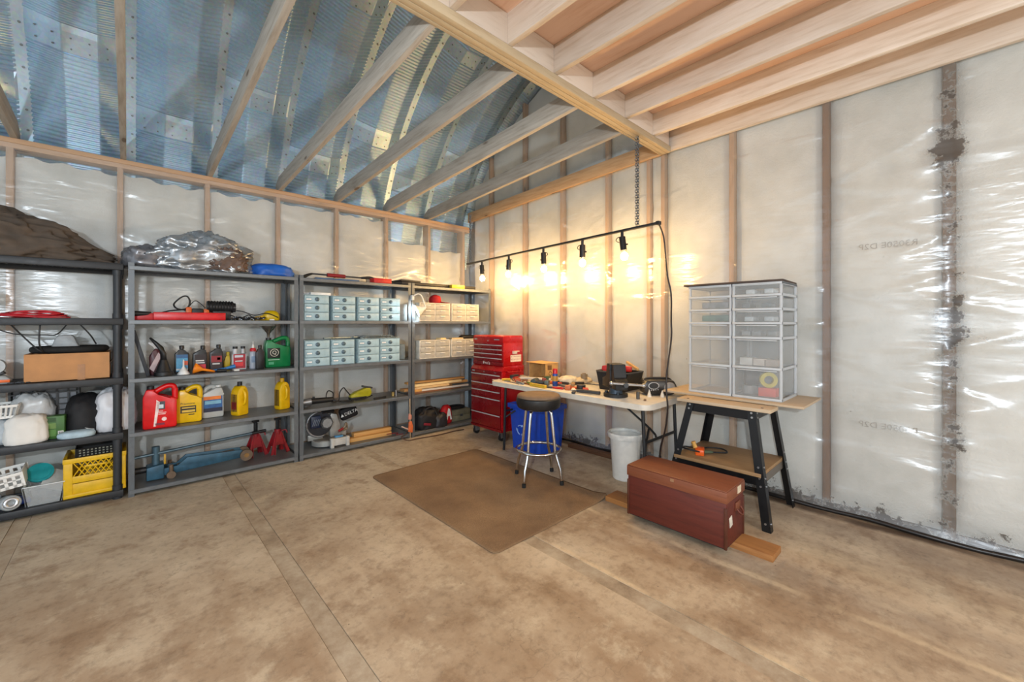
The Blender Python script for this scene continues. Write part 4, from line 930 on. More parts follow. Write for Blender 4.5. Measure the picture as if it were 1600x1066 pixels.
B().cyl((-.045, -.095, .25), (-.045, -.02, .25), .065, n=8).o('motor', DGR, t); B().cyl((-.045, -.105, .25), (-.045, -.095, .25), .05, n=8).o('motor_cap', M('#8f9396', .4, .3), t)
B().box(-.19, -.09, -.05, -.028, .2, .33, .012).o('blue_panel', BD, t)
for k in range(4): B().obox((-.165 + k * .018, -.053, .26), (.007, .006, .07), (0, .35, 0), .001).o('vent_slot', M('#6f7884', .4), t)
B().prism([(.02, .07), (.13, .07), (.12, .2), (.09, .31), (.03, .33), (.0, .27)], -.01, .05, 'y', .01).o('pivot_arm', AL, t)
B().cyl((.06, .02, .345), (-.07, -.02, .355), .018, n=12).o('handle', BLK, t)
bg = B().obox((.235, .05, .30), (.19, .08, .135), (0, -.28, 0), .025).o('dust_bag', M('#141417', .75, 0, .2), t)
text('brand_text', 'DELTA', .05, WHT, bg, (.25, .0093, .305), (PI / 2, -.28, 0), sx=1)
B().prism([(-.018, -.014), (.018, -.014), (0, .018)], -.0006, .0006, 'y', c=(.153, .0093, .278), rot=(0, -.28, 0)).o('brand_triangle', WHT, bg)
B().tube([(.10, 0, .11), (.16, -.03, .16), (.18, -.02, .20), (.2, 0, .14), (.14, 0, .12)], .012, 8, sub=4).o('clamp', M('#8a7c66', .5, .3), t); B().cyl((.09, -.05, .13), (.14, -.05, .155), .014, n=10).o('red_knob', M('#8d1d1d', .5), t)
single(B().box(-.27, .27, -.045, .045, 0, .04, .003), 'timber_offcut', TANW, 'lower pine offcut right of the mitre saw', 'timber', (1.98, 4.52, z), -.03)
single(B().box(-.22, .22, -.04, .04, 0, .04, .003), 'timber_offcut', TANW, 'upper pine offcut stacked right of the mitre saw', 'timber', (2.05, 4.56, z + .0405), -.03)
t = thing('bar_clamp', 'orange trigger clamp hanging at the grey rack post', 'clamp', (2.415, 4.33, .015))
B().box(-.006, .006, -.004, .004, .0, .46, .001).o('bar', M('#b9a68a', .4, .4), t, rot=(0, -.02, 0)); B().prism([(-.03, .08), (.02, .06), (.03, .13), (.01, .2), (-.02, .19)], -.014, .014, 'y', .005).o('orange_grip', M('#d06a3a', .5), t); B().prism([(-.03, .22), (.012, .22), (.012, .27), (-.02, .29)], -.01, .01, 'y', .004).o('jaw', M('#c98a78', .5), t)
B().obox((-.07, .0, .13), (.1, .012, .014), (0, .5, 0), .003).o('lever', M('#c4a79a', .4), t)
single(B().tube([(2.40, 4.36, .09), (2.36, 4.34, .065), (2.30, 4.33, .045), (2.36, 4.28, .008), (2.5, 4.27, .008), (2.75, 4.24, .008), (3.0, 4.26, .008), (3.12, 4.24, .008)], .006, 6, sub=6), 'trailing_flex', M('#4a3126', .5), 'brown cord trailing over the floor before the corner rack', 'cord', smooth=True)
single(B().tube([(2.14, 4.50, .06), (2.22, 4.46, .075), (2.33, 4.47, .062), (2.28, 4.42, .06), (2.36, 4.40, .062)], .005, 6, sub=6), 'test_lead', M('#7d2a2e', .5), 'dark red lead lying beside the pine offcuts', 'cord', smooth=True)
# corner rack: scrap timber, backpack, case
z = SH[1]; k0 = 0
r4 = random.Random(5)
scr = [(2.86, 4.50, 0, .74, .09, .02, '#8a5a3c', 'dark brown board at the bottom of the scrap wood pile', .02), (2.95, 4.47, .0205, .80, .035, .022, '#d9cfc0', 'long pale grey strip at the front of the scrap wood pile', -.02), (2.80, 4.60, .0205, .70, .12, .03, '#b98a58', 'wide tan board at the back of the scrap wood pile', 0), (2.78, 4.49, .0505, .55, .06, .025, '#e3c08a', 'short pale pine strip in the scrap wood pile', .03), (3.0, 4.61, .0505, .85, .08, .028, '#c9995c', 'long golden strip across the scrap wood pile', -.01), (2.90, 4.50, .0790, .72, .05, .028, '#ecd29c', 'pale yellow square strip on the scrap wood pile', .015), (2.92, 4.58, .1080, .86, .07, .022, '#b8894e', 'topmost brown batten on the scrap wood pile', .0), (2.58, 4.47, .0215, .12, .05, .028, '#d9a25a', 'short orange block at the left of the scrap wood pile', .2)]
for x, y, dz, l, w, h, c_, lbl, rz in scr:
    single(B().box(-l / 2, l / 2, -w / 2, w / 2, 0, h, .002), 'timber_scrap', wood_mat('scrap_' + c_[1:], c_, c_, 'X', False), lbl, 'timber', (x, y, z + dz), rz, 'scrap timber on the corner rack')
z = SH[0]
t = thing('backpack', 'black backpack slumped on the bottom of the corner rack', 'backpack', (2.73, 4.50, z))
BP = M('#15161a', .6, 0, .3, 16, .15)
B().blob((0, 0, 0), .17, .12, .25, .2, 2.2, 14, 44, 24, .7).o('main_pack', BP, t, smooth=True); B().blob((0, 0, 0), .10, .08, .17, .25, 2.5, 17, 32, 18, .75).o('side_pocket', M('#23242a', .5, 0, .3, 12), t, (.15, -.06, 0), smooth=True)
B().tube([(-.08, -.05, .2), (-.03, -.08, .255), (.05, -.08, .25), (.1, -.1, .15), (.16, -.13, .05)], .012, 8, sub=4).o('strap', BP, t, smooth=True); B().obox((-.06, -.125, .07), (.1, .01, .03), (0, .2, 0), .004).o('red_trim', M('#7a1424', .6), t)
t = thing('drawstring_bag', 'red bag with white emblem beside the backpack', 'bag', (3.04, 4.53, z))
B().blob((0, 0, 0), .085, .06, .235, .1, 2, 9, 32, 18, .8).o('bag_body', M('#b8151c', .6), t, smooth=True)
B().prism([(-.04, .05), (-.018, .05), (-.006, .1), (.02, .1), (.028, .05), (.05, .05), (.02, .19), (-.005, .2)], -.068, -.064, 'y').o('emblem', WHT, t)
t = thing('organiser_case', 'olive grey organiser case under the corner rack', 'case', (3.27, 4.60, z))
B().box(-.15, .15, -.1, .1, 0, .075, .008).o('lower_case', M('#77725c', .5), t); B().box(-.15, .15, -.1, .1, .0755, .15, .008).o('upper_case', M('#6d6955', .5), t); B().box(-.02, .02, -.108, -.1, .06, .09, .003).o('latch', DGR, t)
single(B().blob((0, 0, 0), .16, .07, .05, .1, 2, 3, 28, 12), 'black_cover', BLK, 'black soft cover lying on the organiser case', 'cover', (3.22, 4.60, z + .1505), smooth=True)

# ---------------------------------------------------------------- red tool cabinet and chest
CRED = M('#b01017', .27, .1, .1, 5); CRED_SHADED = M('#7c0c14', .27, .1, .1, 5)  # second red: same paint, shade of the drawer fronts put into the colour
t = thing('tool_cabinet', 'red rolling tool cabinet with silver drawer pulls in the corner', 'tool cabinet', (3.10, 3.50, 0))
B().box(.012, .36, 0, .57, .108, .80, .006).o('case', CRED, t)
B().prism([(.0, .80), (.36, .80), (.36, .86), (.05, .86), (.0, .81)], 0, .57, 'y', .006).o('top_tray', CRED, t)
B().box(-.002, .012, .0, .57, .108, .14, .003).o('kick_panel', CRED_SHADED, t)
for z0, z1 in ((.665, .765), (.578, .660), (.49, .573), (.308, .485), (.145, .303)):
    dr = B().box(-.004, .012, .018, .552, z0, z1 - .003, .003).o('drawer', CRED_SHADED, t)
    B().box(-.016, -.004, .022, .548, z1 - .018, z1 - .006, .003).o('pull', M('#cfd0d1', .35, .35), dr)
B().box(-.006, .012, .01, .56, .770, .80, .002).o('lock_panel', CRED_SHADED, t); B().cyl((-.012, .30, .785), (-.006, .30, .785), .008, n=12).o('lock', SILV, t)
text('badge_text', 'PRO', .022, SILV, t, (-.0075, .10, .785), (PI / 2, 0, -PI / 2)); B().box(-.008, -.006, .48, .53, .777, .793).o('badge', SILV, t)
b = B(); b.tube([(.08, -.0, .81), (.08, -.03, .80), (.11, -.038, .795), (.25, -.038, .795), (.28, -.03, .80), (.28, 0, .81)], .009, 8, sub=3); b.o('side_handle', CRED, t, smooth=True)
for x in (.05, .31):
    for y in (.05, .52):
        cs = B().cyl((x, y - .015, .042), (x, y + .015, .042), .042, n=20).o('caster', BLK, t)
        B().box(x - .03, x + .03, y - .025, y - .018, .04, .107).box(x - .03, x + .03, y + .018, y + .025, .04, .107).box(x - .03, x + .03, y - .025, y + .025, .1, .1075).o('caster_fork', SILV, cs)
t = thing('tool_chest', 'red top tool chest with white magnet strip on its side', 'tool chest', (3.14, 3.52, .8605))
B().box(.01, .32, 0, .55, 0, .28, .004).o('case', CRED, t)
B().prism([(.0, .265), (.32, .265), (.32, .335), (.30, .352), (.02, .352), (.0, .335)], -.002, .552, 'y', .004).o('lid', CRED, t)
for k in range(4):
    z0 = .045 + k * .052
    dr = B().box(-.004, .01, .012, .538, z0, z0 + .049, .002).o('drawer', CRED_SHADED, t); B().box(-.013, -.004, .014, .536, z0 + .034, z0 + .043, .002).o('pull', M('#cfd0d1', .35, .35), dr)
B().box(-.002, .01, .0, .55, 0, .042, .002).o('base_panel', CRED_SHADED, t)
text('badge_text', "Pro's", .05, WHT, t, (-.0032, .29, .024), (PI / 2, 0, -PI / 2), sx=1.3)
B().box(-.004, -.0, .06, .15, .30, .312).o('badge', SILV, t); B().box(-.004, 0, .47, .52, .298, .314).o('badge', SILV, t); B().cyl((-.01, .26, .29), (0, .26, .29), .008, n=12).o('lock', SILV, t)
st = B().box(.12, .29, -.003, -.0002, .045, .125).o('magnet_strip', M('#e9dcc8', .6), t)
b = B()
for i in range(7):
    for j in range(2): b.box(.132 + i * .022, .14 + i * .022, -.004, -.003, .065 + j * .034, .08 + j * .034)
tag(b.o('strip_marks', M('#b08a78', .6), st), kind='stuff')
B().box(.15, .23, -.04, -.0002, .165, .172).box(.15, .21, -.02, -.0002, .14, .165).o('side_hook', CREAM, t)

# ---------------------------------------------------------------- folding table
TT = .74
t = thing('folding_table', 'long white folding table covered in tools along the wall', 'table', (2.84, 1.56, 0))
TW = M('#d9d2c4', .5, 0, .1, 10, .05)
def rrect(x0, x1, y0, y1, r, n=5):
    pts = []
    for cx, cy, a0 in ((x1 - r, y1 - r, 0), (x0 + r, y1 - r, PI / 2), (x0 + r, y0 + r, PI), (x1 - r, y0 + r, 1.5 * PI)):
        pts += [(cx + r * math.cos(a0 + PI / 2 * k / n), cy + r * math.sin(a0 + PI / 2 * k / n)) for k in range(n + 1)]
    return pts
B().prism(rrect(0, .76, 0, 1.84, .07), TT - .045, TT, 'z', .006).o('tabletop', TW, t)
for y, sg in ((.10, 1), (1.70, -1)):
    for x in (.11, .64): B().cyl((x, y, TT - .045), (x, y - sg * .03, 0), .0135, n=12).o('leg', BLK, t)
    B().cyl((.11, y - sg * .015, .42), (.64, y - sg * .015, .42), .011, n=10).o('cross_bar', BLK, t)
    B().tube([(.375, y + sg * .42, TT - .05), (.375, y + sg * .08, .47), (.32, y + sg * .0, .43)], .009, 8, sub=2).o('brace', BLK, t)
    B().tube([(.375, y + sg * .09, .475), (.2, y + sg * .02, .40), (.12, y - sg * .015, .35)], .009, 8, sub=2).o('brace', BLK, t)
    B().cyl((.11, y, TT - .052), (.64, y, TT - .052), .012, n=10).o('hinge_bar', BLK, t)
def on(x, y): return (x, y, TT + .0005)
t = thing('cardboard_box', 'open tan cardboard box at the back of the folding table', 'box', on(3.40, 3.13), -.12)
b = B(); w, d, h = .18, .28, .18
for x0, x1, y0, y1 in ((-w / 2, w / 2, -d / 2, -d / 2 + .004), (-w / 2, w / 2, d / 2 - .004, d / 2), (w / 2 - .004, w / 2, -d / 2, d / 2), (-w / 2, w / 2, -d / 2, d / 2)): b.box(x0, x1, y0, y1, 0, .004 if (y1 - y0) > .2 and (x1 - x0) > .1 else h)
b.o('carton', M('#c79a5e', .8), t); B().box(-w / 2 - .05, w / 2 + .01, -d / 2 - .01, d / 2 + .01, h + .0005, h + .0045).o('top_flap', M('#cfa266', .8), t)
B().lathe([(.018, 0), (.024, 0), (.024, .001), (.018, .001), (.018, 0)], (-.02, -d / 2 - .0008, .07), 16, rot=(PI / 2, 0, 0)).o('print_mark', M('#5a3c22', .7), t); B().box(-.06, .0, -d / 2 - .001, -d / 2 - .0002, .11, .16).o('print_mark', M('#7a5632', .7), t)
t = thing('spray_can', 'spray can with blue body and red cap on the folding table', 'spray can', on(3.07, 2.67))
B().lathe([(0, 0), (.026, 0), (.027, .004), (.027, .115), (.022, .125), (0, .125)], n=20).o('can', M('#274a94', .3, .2), t); B().lathe([(.0265, .05), (.0276, .05), (.0276, .1), (.0265, .1)], n=20).o('label', M('#b88b3a', .4), t); B().lathe([(.023, .124), (.023, .165), (.019, .172), (0, .172)], n=18).o('cap', M('#c8161e', .35), t)
def screwdriver(label, x, y, rz, hcol, L=.2):
    t = thing('screwdriver', label, 'screwdriver', on(x, y), rz, 'hand tools on the folding table')
    B().cyl((0, 0, .016), (L * .45, 0, .016), .016, .012, 8).o('handle', M(hcol, .35), t); B().cyl((L * .45, 0, .016), (L, 0, .01), .0035, n=8).o('blade', SILV, t)
def pliers(label, x, y, rz, hcol):
    t = thing('pliers', label, 'pliers', on(x, y), rz, 'hand tools on the folding table')
    for s in (-1, 1): B().tube([(0, 0, .008), (-.04, s * .018, .008), (-.12, s * .026, .008)], [.006, .008, .007], 8, sub=3).o('handle', M(hcol, .45), t)
    B().prism([(0, -.014), (.03, -.012), (.07, -.003), (.07, .003), (.03, .012), (0, .014)], .002, .014, 'z', .002).o('jaws', M('#5a5c60', .4, .8), t)
def wrench(label, x, y, rz, L=.22):
    t = thing('wrench', label, 'wrench', on(x, y), rz, 'hand tools on the folding table')
    b = B(); b.box(-L / 2, L / 2, -.008, .008, 0, .007, .002)
    for s in (-1, 1): b.prism([(s * L / 2 + .02 * math.cos(a), .02 * math.sin(a)) for a in [(.5 + k) * 2 * PI / 9 + (0 if s > 0 else PI) for k in range(8)]], 0, .009, 'z')
    b.o('body', M('#8d8f92', .3, .9), t)
screwdriver('yellow handled screwdriver near the left end of the table', 2.98, 3.22, 2.2, '#d0a52a')
screwdriver('red handled screwdriver among the wrenches at the table left', 3.08, 3.27, .4, '#a52a22', .24)
screwdriver('green handled screwdriver near the table front edge', 2.93, 2.86, 1.2, '#5b7a1e')
screwdriver('orange handled screwdriver beside the spray can', 3.16, 2.78, 2.8, '#c8641e')
screwdriver('black handled screwdriver behind the spray can', 3.25, 2.6, -.5, '#202022', .28)
pliers('red handled pliers in front of the spray can', 2.95, 2.60, 1.9, '#c21d1d')
pliers('orange handled pliers right of the spray can', 3.03, 2.47, 2.6, '#d2561f')
pliers('brown handled pliers at the left end of the table', 3.13, 3.13, .6, '#7c4a2a')
pliers('blue handled pliers behind the drill', 3.2, 2.98, 1.1, '#2b4d86')
for i, (x, y, rz, L, lbl) in enumerate(((3.0, 3.3, 1.0, .2, 'short steel wrench nearest the left end of the table'), (2.92, 3.12, 1.4, .26, 'long steel wrench along the front edge of the table'), (3.24, 3.22, .2, .24, 'steel wrench in front of the cardboard box'), (3.3, 2.82, 1.7, .28, 'long steel wrench behind the orange screwdriver'), (3.38, 2.6, .9, .22, 'steel wrench towards the wall side of the table'), (3.05, 2.98, 2.4, .18, 'short steel wrench beside the drill'))): wrench(lbl, x, y, rz, L)
t = thing('cordless_drill', 'grey black drill lying on the folding table', 'power tool', on(3.03, 2.90), .5)
B().cyl((-.08, 0, .03), (.05, 0, .03), .03, n=14).o('motor_body', M('#3c4a4c', .4), t); B().cyl((.05, 0, .03), (.095, 0, .03), .02, .014, 12).o('chuck', M('#6a6c6e', .3, .7), t); B().obox((-.05, -.07, .024), (.04, .11, .034), (0, 0, .25), .008).o('grip', BLK, t); B().box(-.09, -.015, -.155, -.115, 0, .05, .006).o('battery', M('#56605e', .4), t)
t = thing('tube_of_glue', 'crumpled white tube lying before the pliers', 'tube', on(2.97, 2.36), .7); B().prism([(-.07, -.02), (.05, -.016), (.06, -.006), (.06, .006), (.05, .016), (-.07, .02)], 0, .022, 'z', .006).o('tube_body', WHT, t); B().cyl((.06, 0, .011), (.08, 0, .011), .008, n=10).o('cap', RED, t)
t = thing('tape_roll', 'roll of black tape standing by the white tube', 'tape', on(3.08, 2.36)); B().lathe([(.022, 0), (.042, 0), (.042, .045), (.022, .045), (.022, 0)], n=22).o('roll', M('#24262a', .4), t); B().lathe([(.0205, .002), (.0218, .002), (.0218, .043), (.0205, .043), (.0205, .002)], n=22).o('core', M('#b89a6a', .7), t)
t = thing('caulking_gun', 'dark grey long gun tool at the table front edge', 'hand tool', on(2.93, 2.19), 1.75)
B().cyl((-.13, 0, .02), (.09, 0, .02), .016, n=12).o('barrel', DGR, t); B().cyl((.09, 0, .02), (.15, 0, .02), .006, n=8).o('rod', SILV, t); B().obox((.10, .04, .012), (.03, .09, .018), (0, 0, .4), .004).o('trigger', BLK, t)
single(B().obox((0, 0, .005), (.34, .03, .008), (0, 0, 0), .002), 'saw_blade', M('#7d7e80', .3, .8), 'straight steel saw blade lying towards the wall', 'saw blade', on(3.42, 2.43), 1.7)
single(B().obox((0, 0, .013), (.33, .035, .024), (0, .02, 0), .003), 'white_stick', M('#d8cfbd', .6), 'long off-white stick lying across the tools on the left', 'stick', (3.20, 3.06, TT + .012), -1.0)
single(B().blob((0, 0, 0), .10, .08, .075, .25, 2.5, 41, 28, 14, .8), 'paper_rag', M('#e0d4bb', .8), 'crumpled cream paper behind the spray can', 'paper', on(3.33, 2.72), smooth=True)
single(B().blob((0, 0, 0), .13, .07, .05, .3, 3, 44, 30, 14, .8), 'paper_rag', M('#cdbfa4', .85), 'crumpled tan rag at the wall side near the box', 'rag', on(3.48, 2.66), smooth=True)
single(B().cyl((0, 0, 0), (0, 0, .05), .035, n=18).cyl((0, 0, .05), (0, 0, .06), .02, n=14), 'dust_cap', M('#8b7a62', .5), 'round tan knob on the tan rag', 'knob', (3.47, 2.62, TT + .04))
single(B().obox((0, 0, .012), (.10, .06, .024), (0, 0, .3), .004), 'sanding_sponge', M('#b03a2a', .8), 'red brown sanding block left of the spray can', 'sanding block', on(3.14, 2.70))
single(B().obox((0, 0, .015), (.09, .05, .03), (0, 0, .3), .005), 'socket_box', M('#c23d2a', .45), 'small orange red box beside the white tube', 'box', on(3.03, 2.27), .4)
for x, y, lbl in ((3.10, 3.30, 'brown wooden brush lying nearest the tool cabinet'), (2.96, 2.98, 'brown wooden brush at the front edge by the drill')):
    t = thing('paint_brush', lbl, 'brush', on(x, y), .8 if y > 3 else 1.3, 'paint brushes on the folding table'); B().prism([(-.12, -.008), (-.02, -.012), (0, -.02), (0, .02), (-.02, .012), (-.12, .008)], 0, .014, 'z', .003).o('handle', M('#8f5a30', .5), t); B().box(0, .03, -.02, .02, 0, .014).o('ferrule', SILV, t); B().box(.03, .075, -.02, .02, .001, .012, .002).o('bristles', M('#3a2c20', .9), t)
b = [('#c9a227', .22, .03, .03, 'yellow spirit level lying along the table front'), ('#2d2f33', .12, .05, .04, 'black socket case near the left end of the table'), ('#a8482a', .10, .06, .03, 'rust brown tin lid among the tools'), ('#b9b3a4', .16, .05, .02, 'pale folded instruction sheet among the tools'), ('#3d5a3a', .09, .05, .05, 'dark green screw box behind the wrenches'), ('#7f8284', .18, .02, .02, 'grey steel punch lying in the clutter'), ('#8a2a22', .08, .04, .05, 'dark red fuse box behind the drill'), ('#d8d2c2', .12, .08, .015, 'off-white card lying by the cardboard box'), ('#34373b', .2, .025, .025, 'black pry bar beside the orange screwdriver'), ('#9a7a4a', .11, .035, .03, 'tan wooden block behind the spray can'), ('#5e6266', .14, .03, .02, 'dark grey file lying near the sanding block'), ('#c46a3a', .07, .05, .04, 'small copper coloured box by the white tube')]
spots = [(2.90, 2.74, 1.5), (3.17, 3.36, .3), (3.02, 3.15, .9), (3.30, 3.33, 1.2), (3.28, 2.96, .4), (2.93, 3.02, 1.2), (3.13, 2.87, .8), (3.48, 2.86, .3), (3.24, 2.73, 1.4), (3.20, 2.55, .6), (3.10, 2.60, 1.2), (2.99, 2.44, .5)]
for (c_, l, w, h, lbl), (x, y, a) in zip(b, spots): single(B().box(-l / 2, l / 2, -w / 2, w / 2, 0, h, min(.004, h * .3)), 'workshop_item', M(c_, .5, 0, .2), lbl, 'tool', on(x, y), a, 'small items on the folding table')
# vise
t = thing('bench_vise', 'black bench vise clamped at the table front', 'vise', on(3.02, 1.95), -.62)
t.scale = (1.18, 1.18, 1.18)
CI = M('#2b2c2d', .5, .4, .2)
B().cyl((0, 0, 0), (0, 0, .022), .085, n=24).o('swivel_base', CI, t); B().cyl((0, 0, .022), (0, 0, .06), .05, .04, 20).o('turret', M('#3e4a56', .45, .4), t)
for a in (.6, 2.5, 4.6): B().cyl((.068 * math.cos(a), .068 * math.sin(a), .02), (.068 * math.cos(a), .068 * math.sin(a), .036), .012, n=6).o('bolt', M('#3a4148', .4, .6), t)
B().prism([(-.02, .06), (.14, .06), (.14, .12), (.05, .14), (.05, .235), (-.01, .235), (-.02, .14)], -.05, .05, 'x', .006, rot=(0, 0, 0)).o('fixed_jaw', CI, t)
B().prism([(-.12, .06), (-.03, .06), (-.03, .235), (-.075, .235), (-.08, .14), (-.12, .12)], -.045, .045, 'x', .006).o('sliding_jaw', CI, t)
B().box(-.055, .055, -.032, -.024, .195, .232).box(-.055, .055, -.02, -.012, .195, .232).o('jaw_plates', M('#4a4c4e', .35, .7), t)
B().cyl((0, -.19, .105), (0, -.1, .105), .017, n=14).o('screw', M('#4a4c4e', .4, .7), t); B().cyl((-.10, -.175, .12), (.13, -.175, .10), .0085, n=10).sph((-.10, -.175, .12), .014).sph((.13, -.175, .10), .014).o('handle_bar', SILV, t)
# tote
t = thing('tool_tote', 'black plastic tool tote with red tools behind the vise', 'tool tote', on(3.38, 2.14), 0)
b = B()
b.prism([(-.13, 0), (.13, 0), (.17, .17), (.155, .17), (.12, .012), (-.12, .012), (-.155, .17), (-.17, .17)], -.13, .13, 'x')
for s in (-1, 1): b.prism([(-.13, 0), (.13, 0), (.17, .17), (-.17, .17)], s * .13 - .003, s * .13 + .003, 'x')
b.o('tub', BLK, t); b = B(); b.tube(rrect and [(x, y, .168) for x, y in rrect(-.14, .14, -.175, .175, .03, 3)], .008, 6, True); b.o('rim', DGR, t)
single(B().prism([(-.09, 0), (.09, 0), (.1, .04), (.03, .06), (-.09, .045)], -.02, .02, 'x', .006), 'staple_gun', M('#cf2a1c', .4), 'red staple gun lying on top in the black tote', 'staple gun', (3.36, 2.10, TT + .172), .15)
single(B().prism([(-.05, 0), (.05, 0), (.04, .08), (-.03, .09)], -.018, .018, 'x', .006), 'red_clamp', M('#b8201a', .4), 'red plastic clamp at the left of the black tote', 'clamp', (3.36, 2.27, TT + .13), .3)
single(B().obox((0, 0, .0), (.022, .20, .022), (.25, 0, -.5), .003), 'hammer_handle', M('#c19a62', .6), 'bare wooden handle poking out of the black tote', 'handle', (3.42, 2.03, TT + .225))
# boombox
t = thing('radio', 'dark rounded portable radio at the right end of the table', 'radio', on(3.37, 1.76), -.72)
t.scale = (1.12, 1.12, 1.15)
RB = M('#2c2a29', .35)
B().prism([(-.125 + .0, .03), (-.10, .004), (.10, .004), (.125, .03), (.13, .075), (.105, .115), (-.105, .115), (-.13, .075)], -.075, .075, 'y', .018).o('case', RB, t)
B().lathe([(.036, 0), (.042, 0), (.042, .006), (.036, .006), (.036, 0)], (-.055, -.074, .075), 26, sx=1, sy=.62, rot=(PI / 2, 0, 0)).o('dial_ring', SILV, t)
B().lathe([(0, 0), (.036, 0), (.036, .003), (0, .003)], (-.055, -.074, .075), 26, sx=1, sy=.62, rot=(PI / 2, 0, 0)).o('dial_face', BLK, t)
B().lathe([(0, .008), (.03, .006), (.045, 0), (.045, -.006)], (.07, -.076, .058), 26, sy=.95, rot=(PI / 2, 0, 0)).o('speaker', M('#8e8b88', .6), t, smooth=True)
for k in range(5): B().sph((-.09 + k * .017, -.077, .045 - .002 * math.sin(k)), .006, 8).o('button', SILV, t)
B().tube([(-.11, 0, .105), (-.07, 0, .122), (.07, 0, .122), (.11, 0, .105)], .008, 8, sub=3).o('carry_handle', RB, t)
t = thing('c_clamp', 'small grey cast clamp between vise and radio', 'clamp', on(3.09, 1.78), .5); B().cyl((-.05, 0, .02), (.05, 0, .026), .012, n=10).o('screw', M('#66615a', .5, .5), t); B().cyl((-.055, 0, 0), (-.055, 0, .06), .014, n=10).o('jaw', M('#57534e', .5, .5), t)
for i, (x, y, lbl) in enumerate(((3.20, 1.74, 'white cone tip before the radio, left one'), (3.27, 1.66, 'white cone tip before the radio, right one'))): single(B().lathe([(.02, 0), (.004, .055), (0, .056)], n=12), 'nozzle_tip', M('#e3ddd0', .5), lbl, 'nozzle', on(x, y))
single(B().obox((0, 0, .005), (.05, .02, .01), (0, 0, .5), .002), 'bolt_piece', M('#7a5a38', .5), 'small rusty bolt near the front right table corner', 'bolt', on(3.02, 1.68))

# ---------------------------------------------------------------- stool
t = thing('stool', 'chrome work stool with worn round padded seat', 'stool', (2.605, 2.455, 0), -.58)
B().lathe([(0, .62), (.165, .62), (.183, .632), (.194, .67), (.19, .708), (.178, .72)], n=36).o('seat_skirt', M('#191716', .4, 0, .3), t, smooth=False)
B().lathe([(.182, .714), (.186, .726), (.176, .738), (.13, .745), (0, .742)], n=36).o('seat_top', M('#7d6650', .75, 0, .25, 12, .2), t, smooth=True)
for k in range(4):
    a = PI / 4 + k * PI / 2; c_, s_ = math.cos(a), math.sin(a)
    lg = B().tube([(r * c_, r * s_, zz) for r, zz in ((.02, .61), (.09, .612), (.122, .595), (.132, .55), (.160, .32), (.168, .25), (.21, .13), (.228, .02))], .0125, 10, sub=3).o('leg', CHROME, t, smooth=True)
    B().cyl((.229 * c_, .229 * s_, 0.0), (.228 * c_, .228 * s_, .03), .0165, n=12).o('rubber_foot', BLKR, lg)
B().tube([(.190 * math.cos(a), .190 * math.sin(a), .265) for a in [2 * PI * i / 40 for i in range(40)]], .0115, 10, True).o('foot_ring', CHROME, t, smooth=True)
B().cyl((0, 0, .605), (0, 0, .621), .11, n=24).o('seat_plate', BLK, t)
for o in list(t.children): o.location.z += .006
# ---------------------------------------------------------------- mat
def mat_carpet():
    t = NT('carpet_mat'); p = t.pos(); n = t.noise(p, 2.5, 5); f = t.noise(p, 220, 2)
    c_ = t.ramp(n, [(.3, lin('#7d6247')), (.6, lin('#9a7d5c')), (.75, lin('#a78a68'))]); c_ = t.mix(t.rng(f, .35, .65, 0, .5), c_, lin('#60492f'))
    t.set(c_, .95); t.bump(f, .8, .006); return t.m
def matz(x, y): return .006 + .03 * max(0, 1 - math.hypot(x - 2.74, y - 1.83) / .16) ** 1.5
b = B(); pts = rrect(1.57, 2.74, 1.83, 3.51, .05, 4)
def mfn(u, v):
    x = 1.57 + 1.17 * u; y = 1.83 + 1.68 * v
    for cx, cy, sx, sy in ((1.62, 1.88, -1, -1), (2.69, 1.88, 1, -1), (1.62, 3.46, -1, 1), (2.69, 3.46, 1, 1)):
        dx, dy = (x - cx) * sx, (y - cy) * sy
        if dx > 0 and dy > 0 and math.hypot(dx, dy) > .05:
            q = .05 / math.hypot(dx, dy); x = cx + sx * dx * q; y = cy + sy * dy * q
    return (x, y, matz(x, y) + .0012 * noise.noise(Vector((x * 5, y * 5, 0))))
b.grid(mfn, 60, 84)
m_o = single(b, 'floor_mat', mat_carpet(), 'brown carpet mat on the concrete under the stool', 'mat', smooth=True)
sm_ = m_o.modifiers.new('thick', 'SOLIDIFY'); sm_.thickness = .006; sm_.offset = -1
# ---------------------------------------------------------------- bin, bucket
t = thing('recycling_bin', 'blue recycling bin under the folding table behind the stool', 'bin', (3.25, 3.085, 0))
b = B()
def tub(bm, w0, d0, w1, d1, h, th=.004):
    def q(w, d, z): return [bm.b.verts.new((sx * w / 2, sy * d / 2, z)) for sx, sy in ((-1, -1), (1, -1), (1, 1), (-1, 1))]
    o0, o1, i1, i0 = q(w0, d0, 0), q(w1, d1, h), q(w1 - 2 * th, d1 - 2 * th, h), q(w0 - 2 * th, d0 - 2 * th, th)
    bm.b.faces.new(o0[::-1]); bm.b.faces.new(i0)
    for a, c_ in ((o0, o1), (o1, i1), (i1, i0)):
        for k in range(4): bm.b.faces.new([a[k], a[(k + 1) % 4], c_[(k + 1) % 4], c_[k]])
    return bm
tub(b, .33, .40, .385, .455, .485); b.o('tub', BLU, t)
b = B()
for s in (-1, 1): b.box(-.21, .21, s * .235 - .012, s * .235 + .012, .44, .49, .006).box(s * .2 - .012, s * .2 + .012, -.235, .235, .44, .49, .006)
b.o('rim', BLU, t)
b = B()
